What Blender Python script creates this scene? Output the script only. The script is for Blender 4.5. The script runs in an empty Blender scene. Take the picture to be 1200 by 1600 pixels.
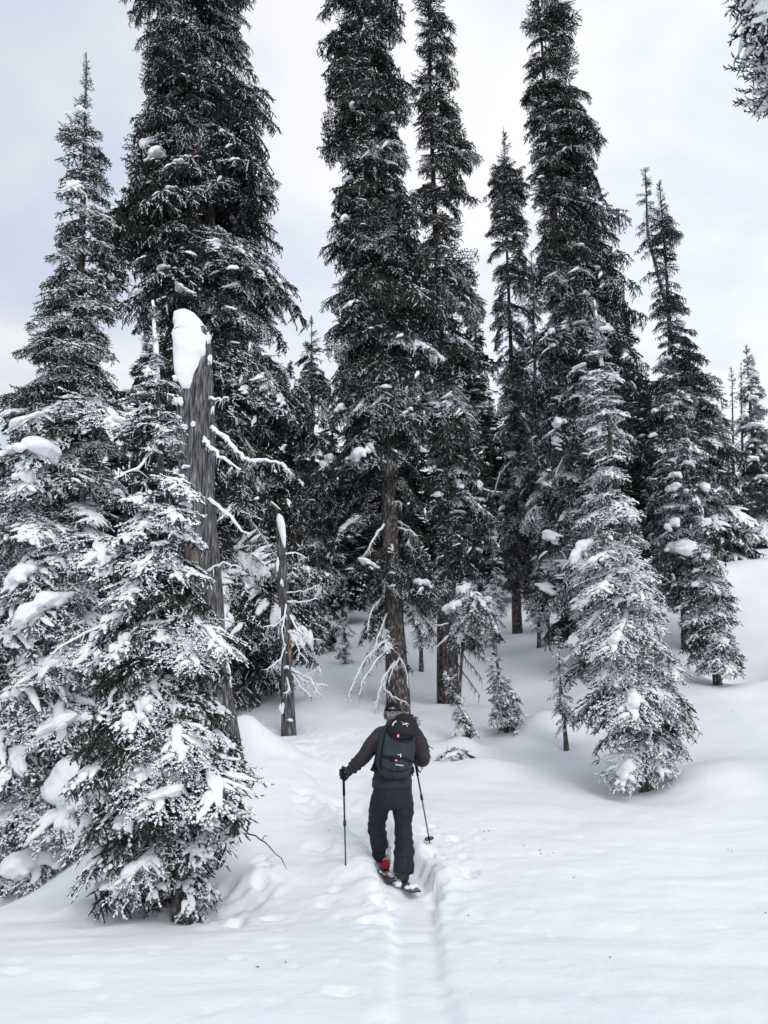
import bpy, bmesh, math, random
import numpy as np
from mathutils import Vector, Matrix, Euler

random.seed(7)
R = math.radians
scene = bpy.context.scene
COL = scene.collection

# ------------------------------------------------------------------ camera
CAM_Z = 2.2
PITCH = R(11.0)
F = 1232.0                      # focal length in pixels of a 1200 x 1600 frame
cam = bpy.data.cameras.new('camera')
cam.sensor_fit = 'VERTICAL'
cam.sensor_height = 36.0
cam.lens = 36.0 * F / 1600.0
cam.clip_start = 0.05
cam.clip_end = 2000.0
cam_o = bpy.data.objects.new('camera', cam)
COL.objects.link(cam_o)
cam_o.location = (0, 0, CAM_Z)
cam_o.rotation_euler = (math.pi / 2 + PITCH, 0, 0)
scene.camera = cam_o

# ------------------------------------------------------------------ world, sun, exposure
SUN_EL, SUN_AZ = R(42), R(158)
world = bpy.data.worlds.new('World')
scene.world = world
world.use_nodes = True
wn, wl = world.node_tree.nodes, world.node_tree.links
wn.clear()
w_out = wn.new('ShaderNodeOutputWorld')
sky = wn.new('ShaderNodeTexSky')
sky.sky_type = 'NISHITA'
sky.sun_disc = False
sky.sun_elevation = SUN_EL
sky.sun_rotation = SUN_AZ
sky.altitude = 1500
sky.air_density = 1.0
sky.dust_density = 1.5
bg_sky = wn.new('ShaderNodeBackground')
bg_sky.inputs['Strength'].default_value = 0.10
wl.new(sky.outputs['Color'], bg_sky.inputs['Color'])
w_tc = wn.new('ShaderNodeTexCoord')
# cloud layer coordinates: the view direction projected on a flat cloud base
w_sep = wn.new('ShaderNodeSeparateXYZ'); wl.new(w_tc.outputs['Generated'], w_sep.inputs[0])
w_add = wn.new('ShaderNodeMath'); w_add.operation = 'MAXIMUM'; w_add.inputs[1].default_value = 0.0
wl.new(w_sep.outputs['Z'], w_add.inputs[0])
w_add2 = wn.new('ShaderNodeMath'); w_add2.operation = 'ADD'; w_add2.inputs[1].default_value = 0.28
wl.new(w_add.outputs[0], w_add2.inputs[0])
w_div = wn.new('ShaderNodeVectorMath'); w_div.operation = 'DIVIDE'
wl.new(w_tc.outputs['Generated'], w_div.inputs[0])
w_cmb = wn.new('ShaderNodeCombineXYZ')
for k in range(3):
    wl.new(w_add2.outputs[0], w_cmb.inputs[k])
wl.new(w_cmb.outputs[0], w_div.inputs[1])
w_n1 = wn.new('ShaderNodeTexNoise')
w_n1.inputs['Scale'].default_value = 2.6
w_n1.inputs['Detail'].default_value = 6
w_n1.inputs['Roughness'].default_value = 0.5
w_n1.inputs['Distortion'].default_value = 0.35
w_map = wn.new('ShaderNodeMapping'); w_map.inputs['Location'].default_value = (3.1, 1.7, 0.0)
wl.new(w_div.outputs[0], w_map.inputs['Vector']); wl.new(w_map.outputs[0], w_n1.inputs['Vector'])
w_ramp = wn.new('ShaderNodeValToRGB')                       # cloud brightness
w_ramp.color_ramp.elements[0].position = 0.36
w_ramp.color_ramp.elements[0].color = (0.565, 0.625, 0.735, 1)
w_ramp.color_ramp.elements[1].position = 0.62
w_ramp.color_ramp.elements[1].color = (0.785, 0.79, 0.805, 1)
wl.new(w_n1.outputs['Fac'], w_ramp.inputs[0])
# clouds glow towards the veiled sun
w_dot = wn.new('ShaderNodeVectorMath'); w_dot.operation = 'DOT_PRODUCT'
sdir = (math.sin(SUN_AZ) * math.cos(SUN_EL), math.cos(SUN_AZ) * math.cos(SUN_EL), math.sin(SUN_EL))
w_dot.inputs[1].default_value = (.80, .50, .33)     # the thin, bright part of the overcast
wl.new(w_tc.outputs['Generated'], w_dot.inputs[0])
w_mr = wn.new('ShaderNodeMapRange')
w_mr.inputs['From Min'].default_value = 0.0
w_mr.inputs['From Max'].default_value = 1.0
w_mr.inputs['To Min'].default_value = 0.95
w_mr.inputs['To Max'].default_value = 1.32
wl.new(w_dot.outputs['Value'], w_mr.inputs['Value'])
bg_cl = wn.new('ShaderNodeBackground')
wl.new(w_ramp.outputs['Color'], bg_cl.inputs['Color']); wl.new(w_mr.outputs[0], bg_cl.inputs['Strength'])
w_mix = wn.new('ShaderNodeMixShader'); w_mix.inputs[0].default_value = 0.86
wl.new(bg_sky.outputs[0], w_mix.inputs[1]); wl.new(bg_cl.outputs[0], w_mix.inputs[2])
wl.new(w_mix.outputs[0], w_out.inputs['Surface'])

sun = bpy.data.lights.new('sun', 'SUN')
sun.energy = 1.25
sun.angle = R(32)
sun.color = (1.0, 0.965, 0.92)
sun_o = bpy.data.objects.new('sun', sun)
COL.objects.link(sun_o)
sun_o.rotation_euler = Vector(sdir).to_track_quat('Z', 'Y').to_euler()
sun_o.location = (20, 20, 40)

scene.view_settings.view_transform = 'Standard'
scene.view_settings.look = 'None'
scene.view_settings.exposure = 0.27
scene.view_settings.gamma = 1.0
scene.view_settings.use_curve_mapping = False
scene.render.engine = 'CYCLES'
scene.cycles.max_bounces = 8
scene.cycles.diffuse_bounces = 6
scene.cycles.glossy_bounces = 2
scene.cycles.transmission_bounces = 2

# ------------------------------------------------------------------ helpers
def at(u, v, Y):
    """photograph pixel (1200 x 1600) at forward distance Y -> world point"""
    du, dv = (u - 600.0) / F, (800.0 - v) / F
    yw = math.cos(PITCH) - math.sin(PITCH) * dv
    zw = math.sin(PITCH) + math.cos(PITCH) * dv
    s = Y / yw
    return np.array((du * s, Y, CAM_Z + zw * s))


def _hash(ix, iy, iz, seed):
    h = (ix.astype(np.int64) * 374761393 + iy.astype(np.int64) * 668265263 + iz.astype(np.int64) * 1274126177 + seed * 974634599) & 0xffffffff
    h = ((h ^ (h >> 13)) * 1274126177) & 0xffffffff
    h = (h ^ (h >> 16)) & 0xffff
    return h / 32767.5 - 1.0


def vnoise(P, seed=0):
    P = np.asarray(P, float)
    i = np.floor(P); f = P - i
    f = f * f * (3 - 2 * f)
    i = i.astype(np.int64)
    out = 0
    for dx in (0, 1):
        wx = f[:, 0] if dx else 1 - f[:, 0]
        for dy in (0, 1):
            wy = f[:, 1] if dy else 1 - f[:, 1]
            for dz in (0, 1):
                wz = f[:, 2] if dz else 1 - f[:, 2]
                out = out + wx * wy * wz * _hash(i[:, 0] + dx, i[:, 1] + dy, i[:, 2] + dz, seed)
    return out


def fbm(P, octaves=4, seed=0, gain=0.5):
    P = np.asarray(P, float)
    a, s, out = 1.0, 1.0, 0
    for k in range(octaves):
        out = out + a * vnoise(P * s + 17.3 * k, seed + k)
        a *= gain; s *= 2.03
    return out


def smooth01(x):
    x = np.clip(x, 0, 1)
    return x * x * (3 - 2 * x)


class Acc:
    """collects triangles with a material index each"""
    def __init__(self):
        self.v, self.f, self.m, self.s, self.n = [], [], [], [], 0

    def add(self, V, Fc, mat=0, smooth=False):
        V = np.asarray(V, float).reshape(-1, 3); Fc = np.asarray(Fc, np.int64).reshape(-1, 3)
        self.v.append(V); self.f.append(Fc + self.n); self.n += len(V)
        self.m.append(np.full(len(Fc), mat) if np.isscalar(mat) else np.asarray(mat))
        self.s.append(np.full(len(Fc), bool(smooth)))

    def mesh(self, name, mats):
        V = np.concatenate(self.v); Fc = np.concatenate(self.f)
        me = bpy.data.meshes.new(name)
        me.vertices.add(len(V)); me.vertices.foreach_set('co', V.astype(np.float32).ravel())
        me.loops.add(len(Fc) * 3); me.loops.foreach_set('vertex_index', Fc.astype(np.int32).ravel())
        me.polygons.add(len(Fc))
        me.polygons.foreach_set('loop_start', np.arange(0, len(Fc) * 3, 3, dtype=np.int32))
        me.polygons.foreach_set('loop_total', np.full(len(Fc), 3, dtype=np.int32))
        for m in mats:
            me.materials.append(m)
        me.polygons.foreach_set('material_index', np.concatenate(self.m).astype(np.int32))
        me.polygons.foreach_set('use_smooth', np.concatenate(self.s))
        me.update(calc_edges=True)
        return me


def unit(v):
    v = np.asarray(v, float)
    return v / max(1e-9, np.linalg.norm(v))


def tube(path, radii, n=8, caps=True, ref=(0, 0, 1), radii2=None):
    """loft along a path; radii along the side axis, radii2 along the other"""
    P = np.asarray(path, float); r1 = np.asarray(radii, float)
    r2 = r1 if radii2 is None else np.asarray(radii2, float)
    T = np.gradient(P, axis=0)
    T /= np.maximum(1e-9, np.linalg.norm(T, axis=1))[:, None]
    ref = np.asarray(ref, float)
    A = np.cross(T, ref)
    bad = np.linalg.norm(A, axis=1) < 1e-3
    A[bad] = np.cross(T[bad], (0.3, 1, 0.1))
    A /= np.linalg.norm(A, axis=1)[:, None]
    B = np.cross(A, T)
    th = np.linspace(0, 2 * math.pi, n, endpoint=False)
    c, s = np.cos(th), np.sin(th)
    V = P[:, None, :] + A[:, None, :] * (c[None, :] * r1[:, None])[..., None] + B[:, None, :] * (s[None, :] * r2[:, None])[..., None]
    m = len(P)
    V = V.reshape(-1, 3)
    i = np.arange(m - 1)[:, None] * n; j = np.arange(n)[None, :]; j2 = (j + 1) % n
    a, b, cc, d = i + j, i + j2, i + n + j2, i + n + j
    Fc = np.concatenate([np.stack([a, b, cc], -1).reshape(-1, 3), np.stack([a, cc, d], -1).reshape(-1, 3)])
    if caps:
        V = np.concatenate([V, P[:1], P[-1:]])
        k0, k1 = m * n, m * n + 1
        jj = np.arange(n); jj2 = (jj + 1) % n
        Fc = np.concatenate([Fc, np.stack([np.full(n, k0), jj2, jj], -1), np.stack([np.full(n, k1), (m - 1) * n + jj, (m - 1) * n + jj2], -1)])
    return V, Fc


def ico(sub):
    bm = bmesh.new(); bmesh.ops.create_icosphere(bm, subdivisions=sub, radius=1.0)
    V = np.array([v.co[:] for v in bm.verts]); Fc = np.array([[v.index for v in f.verts] for f in bm.faces])
    bm.free(); return V, Fc
ICO = {k: ico(k) for k in (1, 2, 3, 4)}


def link(name, me, parent=None, M=None, loc=None):
    o = bpy.data.objects.new(name, me)
    COL.objects.link(o)
    if parent is not None:
        o.parent = parent
    if M is not None:
        o.matrix_basis = M
    if loc is not None:
        o.location = loc
    return o


def thing(name, label, cat, loc, group=None):
    o = bpy.data.objects.new(name, None)
    COL.objects.link(o)
    o.location = loc
    o.empty_display_size = 0.1
    o['label'] = label; o['category'] = cat
    if group:
        o['group'] = group
    return o


def mat44(Rm, loc, sc=1.0):
    M = np.eye(4); M[:3, :3] = np.asarray(Rm) * sc; M[:3, 3] = loc
    return Matrix(M.tolist())


def rotz(a):
    c, s = math.cos(a), math.sin(a)
    return np.array([[c, -s, 0], [s, c, 0], [0, 0, 1.0]])


def roty(a):
    c, s = math.cos(a), math.sin(a)
    return np.array([[c, 0, s], [0, 1, 0], [-s, 0, c]])


def rotx(a):
    c, s = math.cos(a), math.sin(a)
    return np.array([[1, 0, 0], [0, c, -s], [0, s, c]])

# ------------------------------------------------------------------ materials
def new_mat(name):
    m = bpy.data.materials.new(name); m.use_nodes = True
    nt = m.node_tree
    return m, nt.nodes, nt.links, nt.nodes['Principled BSDF']


def noise_mat(name, stops, scale=8.0, detail=4.0, rough=0.8, bump=0.0, bump_scale=60.0, stretch=(1, 1, 1), spec=0.3, island=0.0, coords='Object', metallic=0.0, rnd=0.0):
    m, n, l, b = new_mat(name)
    tc = n.new('ShaderNodeTexCoord'); mp = n.new('ShaderNodeMapping')
    mp.inputs['Scale'].default_value = stretch
    l.new(tc.outputs[coords], mp.inputs['Vector'])
    nz = n.new('ShaderNodeTexNoise'); nz.inputs['Scale'].default_value = scale; nz.inputs['Detail'].default_value = detail
    l.new(mp.outputs[0], nz.inputs['Vector'])
    rp = n.new('ShaderNodeValToRGB')
    els = rp.color_ramp.elements
    for k, (p, c) in enumerate(stops):
        e = els[k] if k < 2 else els.new(p)
        e.position = p; e.color = (*c, 1)
    fac = nz.outputs['Fac']
    if island or rnd:
        g = n.new('ShaderNodeNewGeometry'); oi = n.new('ShaderNodeObjectInfo')
        mm = n.new('ShaderNodeMath'); mm.operation = 'MULTIPLY_ADD'
        mm.inputs[1].default_value = island; l.new(g.outputs['Random Per Island'], mm.inputs[0]); l.new(fac, mm.inputs[2])
        m2 = n.new('ShaderNodeMath'); m2.operation = 'MULTIPLY_ADD'
        m2.inputs[1].default_value = rnd; l.new(oi.outputs['Random'], m2.inputs[0]); l.new(mm.outputs[0], m2.inputs[2])
        m3 = n.new('ShaderNodeMath'); m3.operation = 'SUBTRACT'; m3.inputs[1].default_value = 0.5 * (island + rnd)
        l.new(m2.outputs[0], m3.inputs[0]); fac = m3.outputs[0]
    l.new(fac, rp.inputs[0]); l.new(rp.outputs[0], b.inputs['Base Color'])
    b.inputs['Roughness'].default_value = rough
    b.inputs['Specular IOR Level'].default_value = spec
    b.inputs['Metallic'].default_value = metallic
    if bump:
        nb = n.new('ShaderNodeTexNoise'); nb.inputs['Scale'].default_value = bump_scale; nb.inputs['Detail'].default_value = 5
        l.new(mp.outputs[0], nb.inputs['Vector'])
        bp = n.new('ShaderNodeBump'); bp.inputs['Strength'].default_value = bump; bp.inputs['Distance'].default_value = 0.02
        l.new(nb.outputs['Fac'], bp.inputs['Height']); l.new(bp.outputs[0], b.inputs['Normal'])
    return m

MAT_GROUND = noise_mat('snow_ground', [(0.3, (0.825, 0.85, 0.905)), (0.7, (0.865, 0.885, 0.925))], scale=1.3, rough=0.65, bump=0.35, bump_scale=18.0, spec=0.15)
MAT_SNOW = noise_mat('tree_snow', [(0.3, (0.84, 0.86, 0.90)), (0.7, (0.89, 0.90, 0.925))], scale=9, rough=0.7, bump=0.35, bump_scale=26.0, spec=0.12)
MAT_FROST = noise_mat('rime_frost', [(0.15, (0.10, 0.112, 0.125)), (0.5, (0.38, 0.40, 0.43)), (0.8, (0.84, 0.86, 0.89))], scale=11, rough=0.8, spec=0.1, island=0.9)
MAT_NEEDLE = noise_mat('conifer_needles', [(0.2, (0.015, 0.024, 0.019)), (0.5, (0.030, 0.044, 0.031)), (0.8, (0.060, 0.072, 0.043))], scale=3.0, rough=0.75, spec=0.15, island=0.35, rnd=0.35)
MAT_NEEDLE_D = noise_mat('dark_spruce_needles', [(0.2, (0.015, 0.021, 0.021)), (0.5, (0.028, 0.035, 0.033)), (0.85, (0.060, 0.065, 0.050))], scale=2.0, rough=0.8, spec=0.12, island=0.35, rnd=0.4)
MAT_TWIG = noise_mat('twig_bark', [(0.3, (0.05, 0.042, 0.036)), (0.7, (0.12, 0.105, 0.09))], scale=20, rough=0.9, spec=0.1)
MAT_BARK = noise_mat('spruce_bark', [(0.30, (0.026, 0.022, 0.022)), (0.48, (0.090, 0.077, 0.073)), (0.60, (0.165, 0.148, 0.140)), (0.72, (0.46, 0.47, 0.50))], scale=24, detail=9, rough=0.95, bump=1.0, bump_scale=30, stretch=(1, 1, 0.45), spec=0.1)
MAT_WOOD = noise_mat('weathered_deadwood', [(0.30, (0.022, 0.020, 0.020)), (0.47, (0.085, 0.083, 0.086)), (0.60, (0.20, 0.20, 0.206)), (0.76, (0.38, 0.385, 0.395))], scale=46, detail=10, rough=0.95, bump=1.0, bump_scale=60, stretch=(1, 1, 0.10), spec=0.1)
MAT_WOOD_B = noise_mat('brown_deadwood', [(0.3, (0.045, 0.036, 0.031)), (0.52, (0.12, 0.094, 0.078)), (0.75, (0.24, 0.21, 0.19))], scale=12, detail=9, rough=0.95, bump=1.0, bump_scale=22, stretch=(1, 1, 0.12), spec=0.1)
MAT_ORANGE = noise_mat('bare_orange_wood', [(0.3, (0.20, 0.11, 0.045)), (0.7, (0.40, 0.26, 0.12))], scale=20, rough=0.9, stretch=(1, 1, 0.1), spec=0.1)
MAT_LICHEN = noise_mat('beard_lichen', [(0.3, (0.14, 0.145, 0.11)), (0.7, (0.34, 0.34, 0.27))], scale=10, rough=0.95, spec=0.05, island=0.4)
MAT_FRUST = noise_mat('brown_dead_needles', [(0.3, (0.10, 0.045, 0.025)), (0.7, (0.19, 0.085, 0.045))], scale=10, rough=0.95, spec=0.05, island=0.4)

# ------------------------------------------------------------------ snow ground
CTRL_PX = [  # u, v, distance: where the snow surface is seen in the photograph
    (600, 1600, 4.3), (1100, 1600, 4.3), (100, 1600, 4.3),
    (400, 1500, 5.6), (850, 1500, 5.7), (1200, 1500, 5.8), (0, 1500, 5.6),
    (285, 1440, 7.2), (120, 1440, 6.9), (0, 1412, 7.6), (400, 1400, 7.3), (520, 1372, 7.5), (740, 1362, 7.8), (900, 1350, 7.9), (1200, 1345, 8.0),
    (430, 1250, 9.2), (520, 1235, 10.2), (720, 1260, 9.6), (850, 1240, 10.2), (1010, 1226, 10.6), (1200, 1195, 10.9),
    (345, 1165, 10.4), (400, 1160, 11.2), (470, 1132, 13.4), (745, 1195, 12.0), (790, 1150, 13.5), (735, 1165, 13.0), (880, 1132, 13.8), (1190, 1085, 14.2),
    (385, 1095, 15.0), (560, 1095, 16.0), (625, 1098, 15.6), (705, 1112, 16.4), (1120, 1060, 15.0), (1190, 1040, 15.8),
    (540, 1040, 21.0), (760, 1020, 22.0), (808, 985, 24.0), (850, 980, 24.0), (925, 1035, 18.6), (1180, 905, 21.0), (1110, 930, 20.0),
    (30, 1409, 9.0), (100, 1408, 8.2), (60, 1404, 10.5),
]
pts = [at(u, v, Y) for u, v, Y in CTRL_PX]
pts += [np.array(p, float) for p in [
    (0, 0, 0.75), (-6, 0, 0.5), (6, 0, 0.9), (0, -12, 0.3), (-14, 8, -0.1), (14, 9, 1.6), (-14, 18, 1.8), (17, 20, 4.8), (-22, 30, 3.6), (0, 32, 4.4), (24, 32, 7.6),
    (11, 26, 5.6), (9, 22, 4.9),
    (-40, 45, 5.5), (0, 50, 7.0), (40, 50, 10.5), (0, 90, 12), (-80, 90, 9), (80, 90, 16), (0, 200, 22), (-200, 200, 18), (200, 200, 26), (-200, 0, -3), (200, 0, 6), (0, -60, -2), (0, 350, 30)]]
pts = np.array(pts)


def tps_fit(P, z, lam=0.015):
    n = len(P)
    d2 = ((P[:, None, :] - P[None, :, :]) ** 2).sum(-1)
    K = np.where(d2 > 0, 0.5 * d2 * np.log(np.maximum(d2, 1e-12)), 0) + lam * n * np.eye(n)
    Q = np.c_[np.ones(n), P]
    A = np.block([[K, Q], [Q.T, np.zeros((3, 3))]])
    return np.linalg.solve(A, np.r_[z, 0, 0, 0])
_W = tps_fit(pts[:, :2], pts[:, 2])


def base_z(X, Y):
    X = np.asarray(X, float); Y = np.asarray(Y, float); sh = X.shape
    q = np.stack([X.ravel(), Y.ravel()], -1)
    out = _W[-3] + q @ _W[-2:]
    for k in range(len(pts)):
        d2 = ((q - pts[k, :2]) ** 2).sum(-1)
        out = out + _W[k] * 0.5 * d2 * np.log(np.maximum(d2, 1e-12))
    return out.reshape(sh)

TRACK = np.array([(.20, -8), (.20, 0), (.20, 5), (.24, 6.9), (.22, 7.6), (.04, 8.35), (-.3, 9.2), (-.75, 10.4), (-1.3, 12), (-1.9, 14.5), (-1.7, 17), (-1.2, 20), (-1.0, 24)])


def track_dist(X, Y):
    best = np.full(X.shape, 1e9); sgn = np.zeros(X.shape); along = np.zeros(X.shape)
    for a, b in zip(TRACK[:-1], TRACK[1:]):
        d = b - a; L2 = (d ** 2).sum()
        t = np.clip(((X - a[0]) * d[0] + (Y - a[1]) * d[1]) / L2, 0, 1)
        px, py = X - a[0] - t * d[0], Y - a[1] - t * d[1]
        dist = np.hypot(px, py)
        m = dist < best
        best = np.where(m, dist, best); along = np.where(m, a[1] + t * d[1], along)
        sgn = np.where(m, np.sign(d[0] * py - d[1] * px), sgn)
    return best, sgn, along


def axis_coords(lo, hi, c, d0, grow):
    out = [c]
    d = d0; x = c
    while x < hi:
        x += d; out.append(x)
        d = max(d0, (x - c) * grow) if True else d
    x = c; left = []
    while x > lo:
        x -= max(d0, (c - x) * grow); left.append(x)
    return np.array(left[::-1] + out)

MOUNDS = [  # x, y, radius, height: drifts, buried saplings, tree wells (negative)
]


def px_mound(u, v, Y, r, h, ry=None):
    p = at(u, v, Y); MOUNDS.append((p[0], p[1], r, h, ry or r))
px_mound(380, 1120, 10.9, 0.42, 0.42)
px_mound(1150, 1185, 10.6, 1.1, 0.22, 0.6)
px_mound(1010, 1226, 10.5, 0.55, -0.10)
px_mound(950, 1190, 10.9, 0.5, -0.12)
px_mound(330, 1420, 7.35, 0.35, -0.14)
px_mound(400, 1395, 7.7, 0.28, 0.10)
px_mound(135, 1405, 7.4, 0.22, 0.09)
px_mound(150, 1440, 7.0, 0.16, -0.06)
px_mound(850, 1130, 13.6, 0.45, 0.32)
px_mound(790, 1150, 13.6, 0.30, 0.14)
px_mound(725, 1150, 12.8, 0.30, 0.18)
px_mound(760, 1205, 11.4, 0.55, 0.16)
px_mound(1150, 1020, 16.0, 0.7, -0.35)
px_mound(720, 1095, 15.6, 1.0, 0.18)
px_mound(930, 1100, 15.0, 0.9, 0.25)
px_mound(705, 1112, 16.4, 0.42, -0.14)
px_mound(808, 985, 24, 0.5, -0.15)
px_mound(735, 1166, 13, 0.2, -0.06)
px_mound(792, 1152, 13.5, 0.22, -0.08)
px_mound(1120, 1058, 15.2, 0.5, -0.1)
px_mound(884, 1140, 12.6, 0.2, -0.06)
px_mound(450, 1140, 13.0, 0.28, -0.12)
px_mound(625, 1098, 15.3, 0.5, -0.15)
px_mound(548, 1352, 7.75, 0.26, 0.09)
px_mound(575, 1385, 7.35, 0.20, 0.06)
px_mound(700, 1380, 7.6, 0.16, 0.06)
DENTS = []
rg = np.random.default_rng(11)


def px_dents(u0, u1, v0, v1, n, r0, r1, dep):
    for _ in range(n):
        u, v = rg.uniform(u0, u1), rg.uniform(v0, v1)
        # flat-ground distance for that pixel
        Y = np.interp(v, [1120, 1200, 1250, 1300, 1350, 1400, 1500, 1600], [14, 11.2, 9.8, 8.8, 8.0, 7.2, 5.6, 4.3])
        p = at(u, v, Y)
        DENTS.append((p[0], p[1], rg.uniform(r0, r1), rg.uniform(.4, 1) * dep, rg.uniform(.6, 1.6)))
px_dents(660, 750, 1285, 1400, 30, .03, .085, .038)
px_dents(470, 580, 1255, 1345, 26, .05, .13, .04)
px_dents(400, 560, 1130, 1230, 40, .06, .17, .035)
px_dents(500, 610, 1370, 1440, 18, .03, .09, .03)
px_dents(430, 600, 1440, 1600, 16, .03, .08, .02)
px_dents(700, 1200, 1240, 1600, 45, .02, .06, .016)
px_dents(20, 420, 1470, 1600, 14, .03, .09, .02)
px_dents(340, 430, 1340, 1440, 16, .04, .12, .05)


def ground_grid():
    xs = axis_coords(-210, 210, 0.2, 0.03, 0.022)
    ys = axis_coords(-30, 330, 7.6, 0.034, 0.022)
    X, Y = np.meshgrid(xs, ys)
    Z = base_z(X, Y)
    P = np.stack([X.ravel(), Y.ravel(), np.zeros(X.size)], -1)
    amp = np.clip((np.hypot(X, Y)) / 12, 0.35, 2.0)
    Z += (fbm(P * 0.55, 3, 3) * 0.05).reshape(X.shape) * amp
    wind = fbm(P * np.array((1.1, 3.2, 1)), 3, 9).reshape(X.shape)
    Z += 0.014 * wind
    Z += 0.006 * fbm(P * 6.0, 3, 21).reshape(X.shape)
    for mx, my, r, h, ry in MOUNDS:
        Z += h * np.exp(-(((X - mx) / r) ** 2 + ((Y - my) / ry) ** 2))
    # the skin track: a flat-bottomed groove with crisp, slightly crumbled edges
    d, sg, al = track_dist(X, Y)
    rough = vnoise(P * 7.0, 5).reshape(X.shape) * 0.03 + vnoise(P * 19.0, 6).reshape(X.shape) * 0.012
    hw = np.interp(al, [4, 6.5, 7.4, 8.5], [.165, .17, .24, .20]) + rough * np.where(al > 7.0, 1.6, 0.7)
    depth = np.interp(al, [-8, 4, 6.5, 7.2, 8.2, 9.5, 12, 20], [.02, .026, .045, .12, .14, .05, .035, .03])
    edge = np.interp(al, [-8, 5.5, 7.0, 8.5, 10], [.09, .08, .04, .05, .16])
    groove = 1 - smooth01((d - hw) / edge + 0.5)
    Z -= depth * groove
    lat = d * sg
    twin = np.exp(-((np.abs(lat) - .105) / .045) ** 2) * np.interp(al, [4, 6.8, 7.2], [1, 1, 0])     # two packed ski grooves
    Z += groove * (0.007 * vnoise(P * 5.0, 8).reshape(X.shape)) - .006 * twin * (1 + .3 * vnoise(P * 3.0, 18).reshape(X.shape))
    # raised, broken lip left and right of the skier's boots
    lip = np.exp(-((d - 0.34) / 0.12) ** 2) * np.interp(al, [5.5, 7.0, 7.6, 8.3, 9.5], [0, .008, .03, .035, 0])
    Z += lip * (1 + 0.8 * fbm(P * 6, 2, 31).reshape(X.shape))
    crumb = np.exp(-(d / .75) ** 2) * np.interp(al, [5, 7, 9, 16, 22], [.1, .7, 1, .8, .3]) * (1 - .8 * groove)      # broken, trodden snow along the trail
    Z += crumb * (.016 * fbm(P * 9, 3, 61) + .02 * np.clip(vnoise(P * 13, 66) - .25, 0, 1)).reshape(X.shape)
    for dx, dy, r, dep, asp in DENTS:
        i0, i1 = np.searchsorted(ys, (dy - 3 * r, dy + 3 * r)); j0, j1 = np.searchsorted(xs, (dx - 3 * r * asp, dx + 3 * r * asp))
        if i1 <= i0 or j1 <= j0:
            continue
        q = np.sqrt(((X[i0:i1, j0:j1] - dx) / (r * asp)) ** 2 + ((Y[i0:i1, j0:j1] - dy) / r) ** 2)
        q = q * (1 + 0.35 * vnoise(P.reshape(X.shape + (3,))[i0:i1, j0:j1].reshape(-1, 3) * 9, 44).reshape(q.shape))
        Z[i0:i1, j0:j1] += dep * (-np.exp(-q ** 4) + 0.35 * np.exp(-((q - 1.35) / .35) ** 2))
    return xs, ys, X, Y, Z

GX, GY, GXX, GYY, GZ = ground_grid()


def gz(x, y):
    i = int(np.clip(np.searchsorted(GY, y) - 1, 0, len(GY) - 2)); j = int(np.clip(np.searchsorted(GX, x) - 1, 0, len(GX) - 2))
    ty = (y - GY[i]) / (GY[i + 1] - GY[i]); tx = (x - GX[j]) / (GX[j + 1] - GX[j])
    return float((GZ[i, j] * (1 - tx) + GZ[i, j + 1] * tx) * (1 - ty) + (GZ[i + 1, j] * (1 - tx) + GZ[i + 1, j + 1] * tx) * ty)


def build_ground():
    nx, ny = len(GX), len(GY)
    V = np.stack([GXX.ravel(), GYY.ravel(), GZ.ravel()], -1)
    i = np.arange(ny - 1)[:, None] * nx; j = np.arange(nx - 1)[None, :]
    a = i + j
    Q = np.stack([a, a + 1, a + nx + 1, a + nx], -1).reshape(-1, 4)
    me = bpy.data.meshes.new('snow_ground')
    me.vertices.add(len(V)); me.vertices.foreach_set('co', V.astype(np.float32).ravel())
    me.loops.add(len(Q) * 4); me.loops.foreach_set('vertex_index', Q.astype(np.int32).ravel())
    me.polygons.add(len(Q)); me.polygons.foreach_set('loop_start', np.arange(0, len(Q) * 4, 4, dtype=np.int32))
    me.polygons.foreach_set('loop_total', np.full(len(Q), 4, dtype=np.int32))
    me.polygons.foreach_set('use_smooth', np.ones(len(Q), bool))
    me.materials.append(MAT_GROUND); me.update(calc_edges=True)
    o = link('snow_ground', me); o['kind'] = 'structure'
    o['label'] = 'wind rippled snow slope with a ski track running up it'
build_ground()

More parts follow.
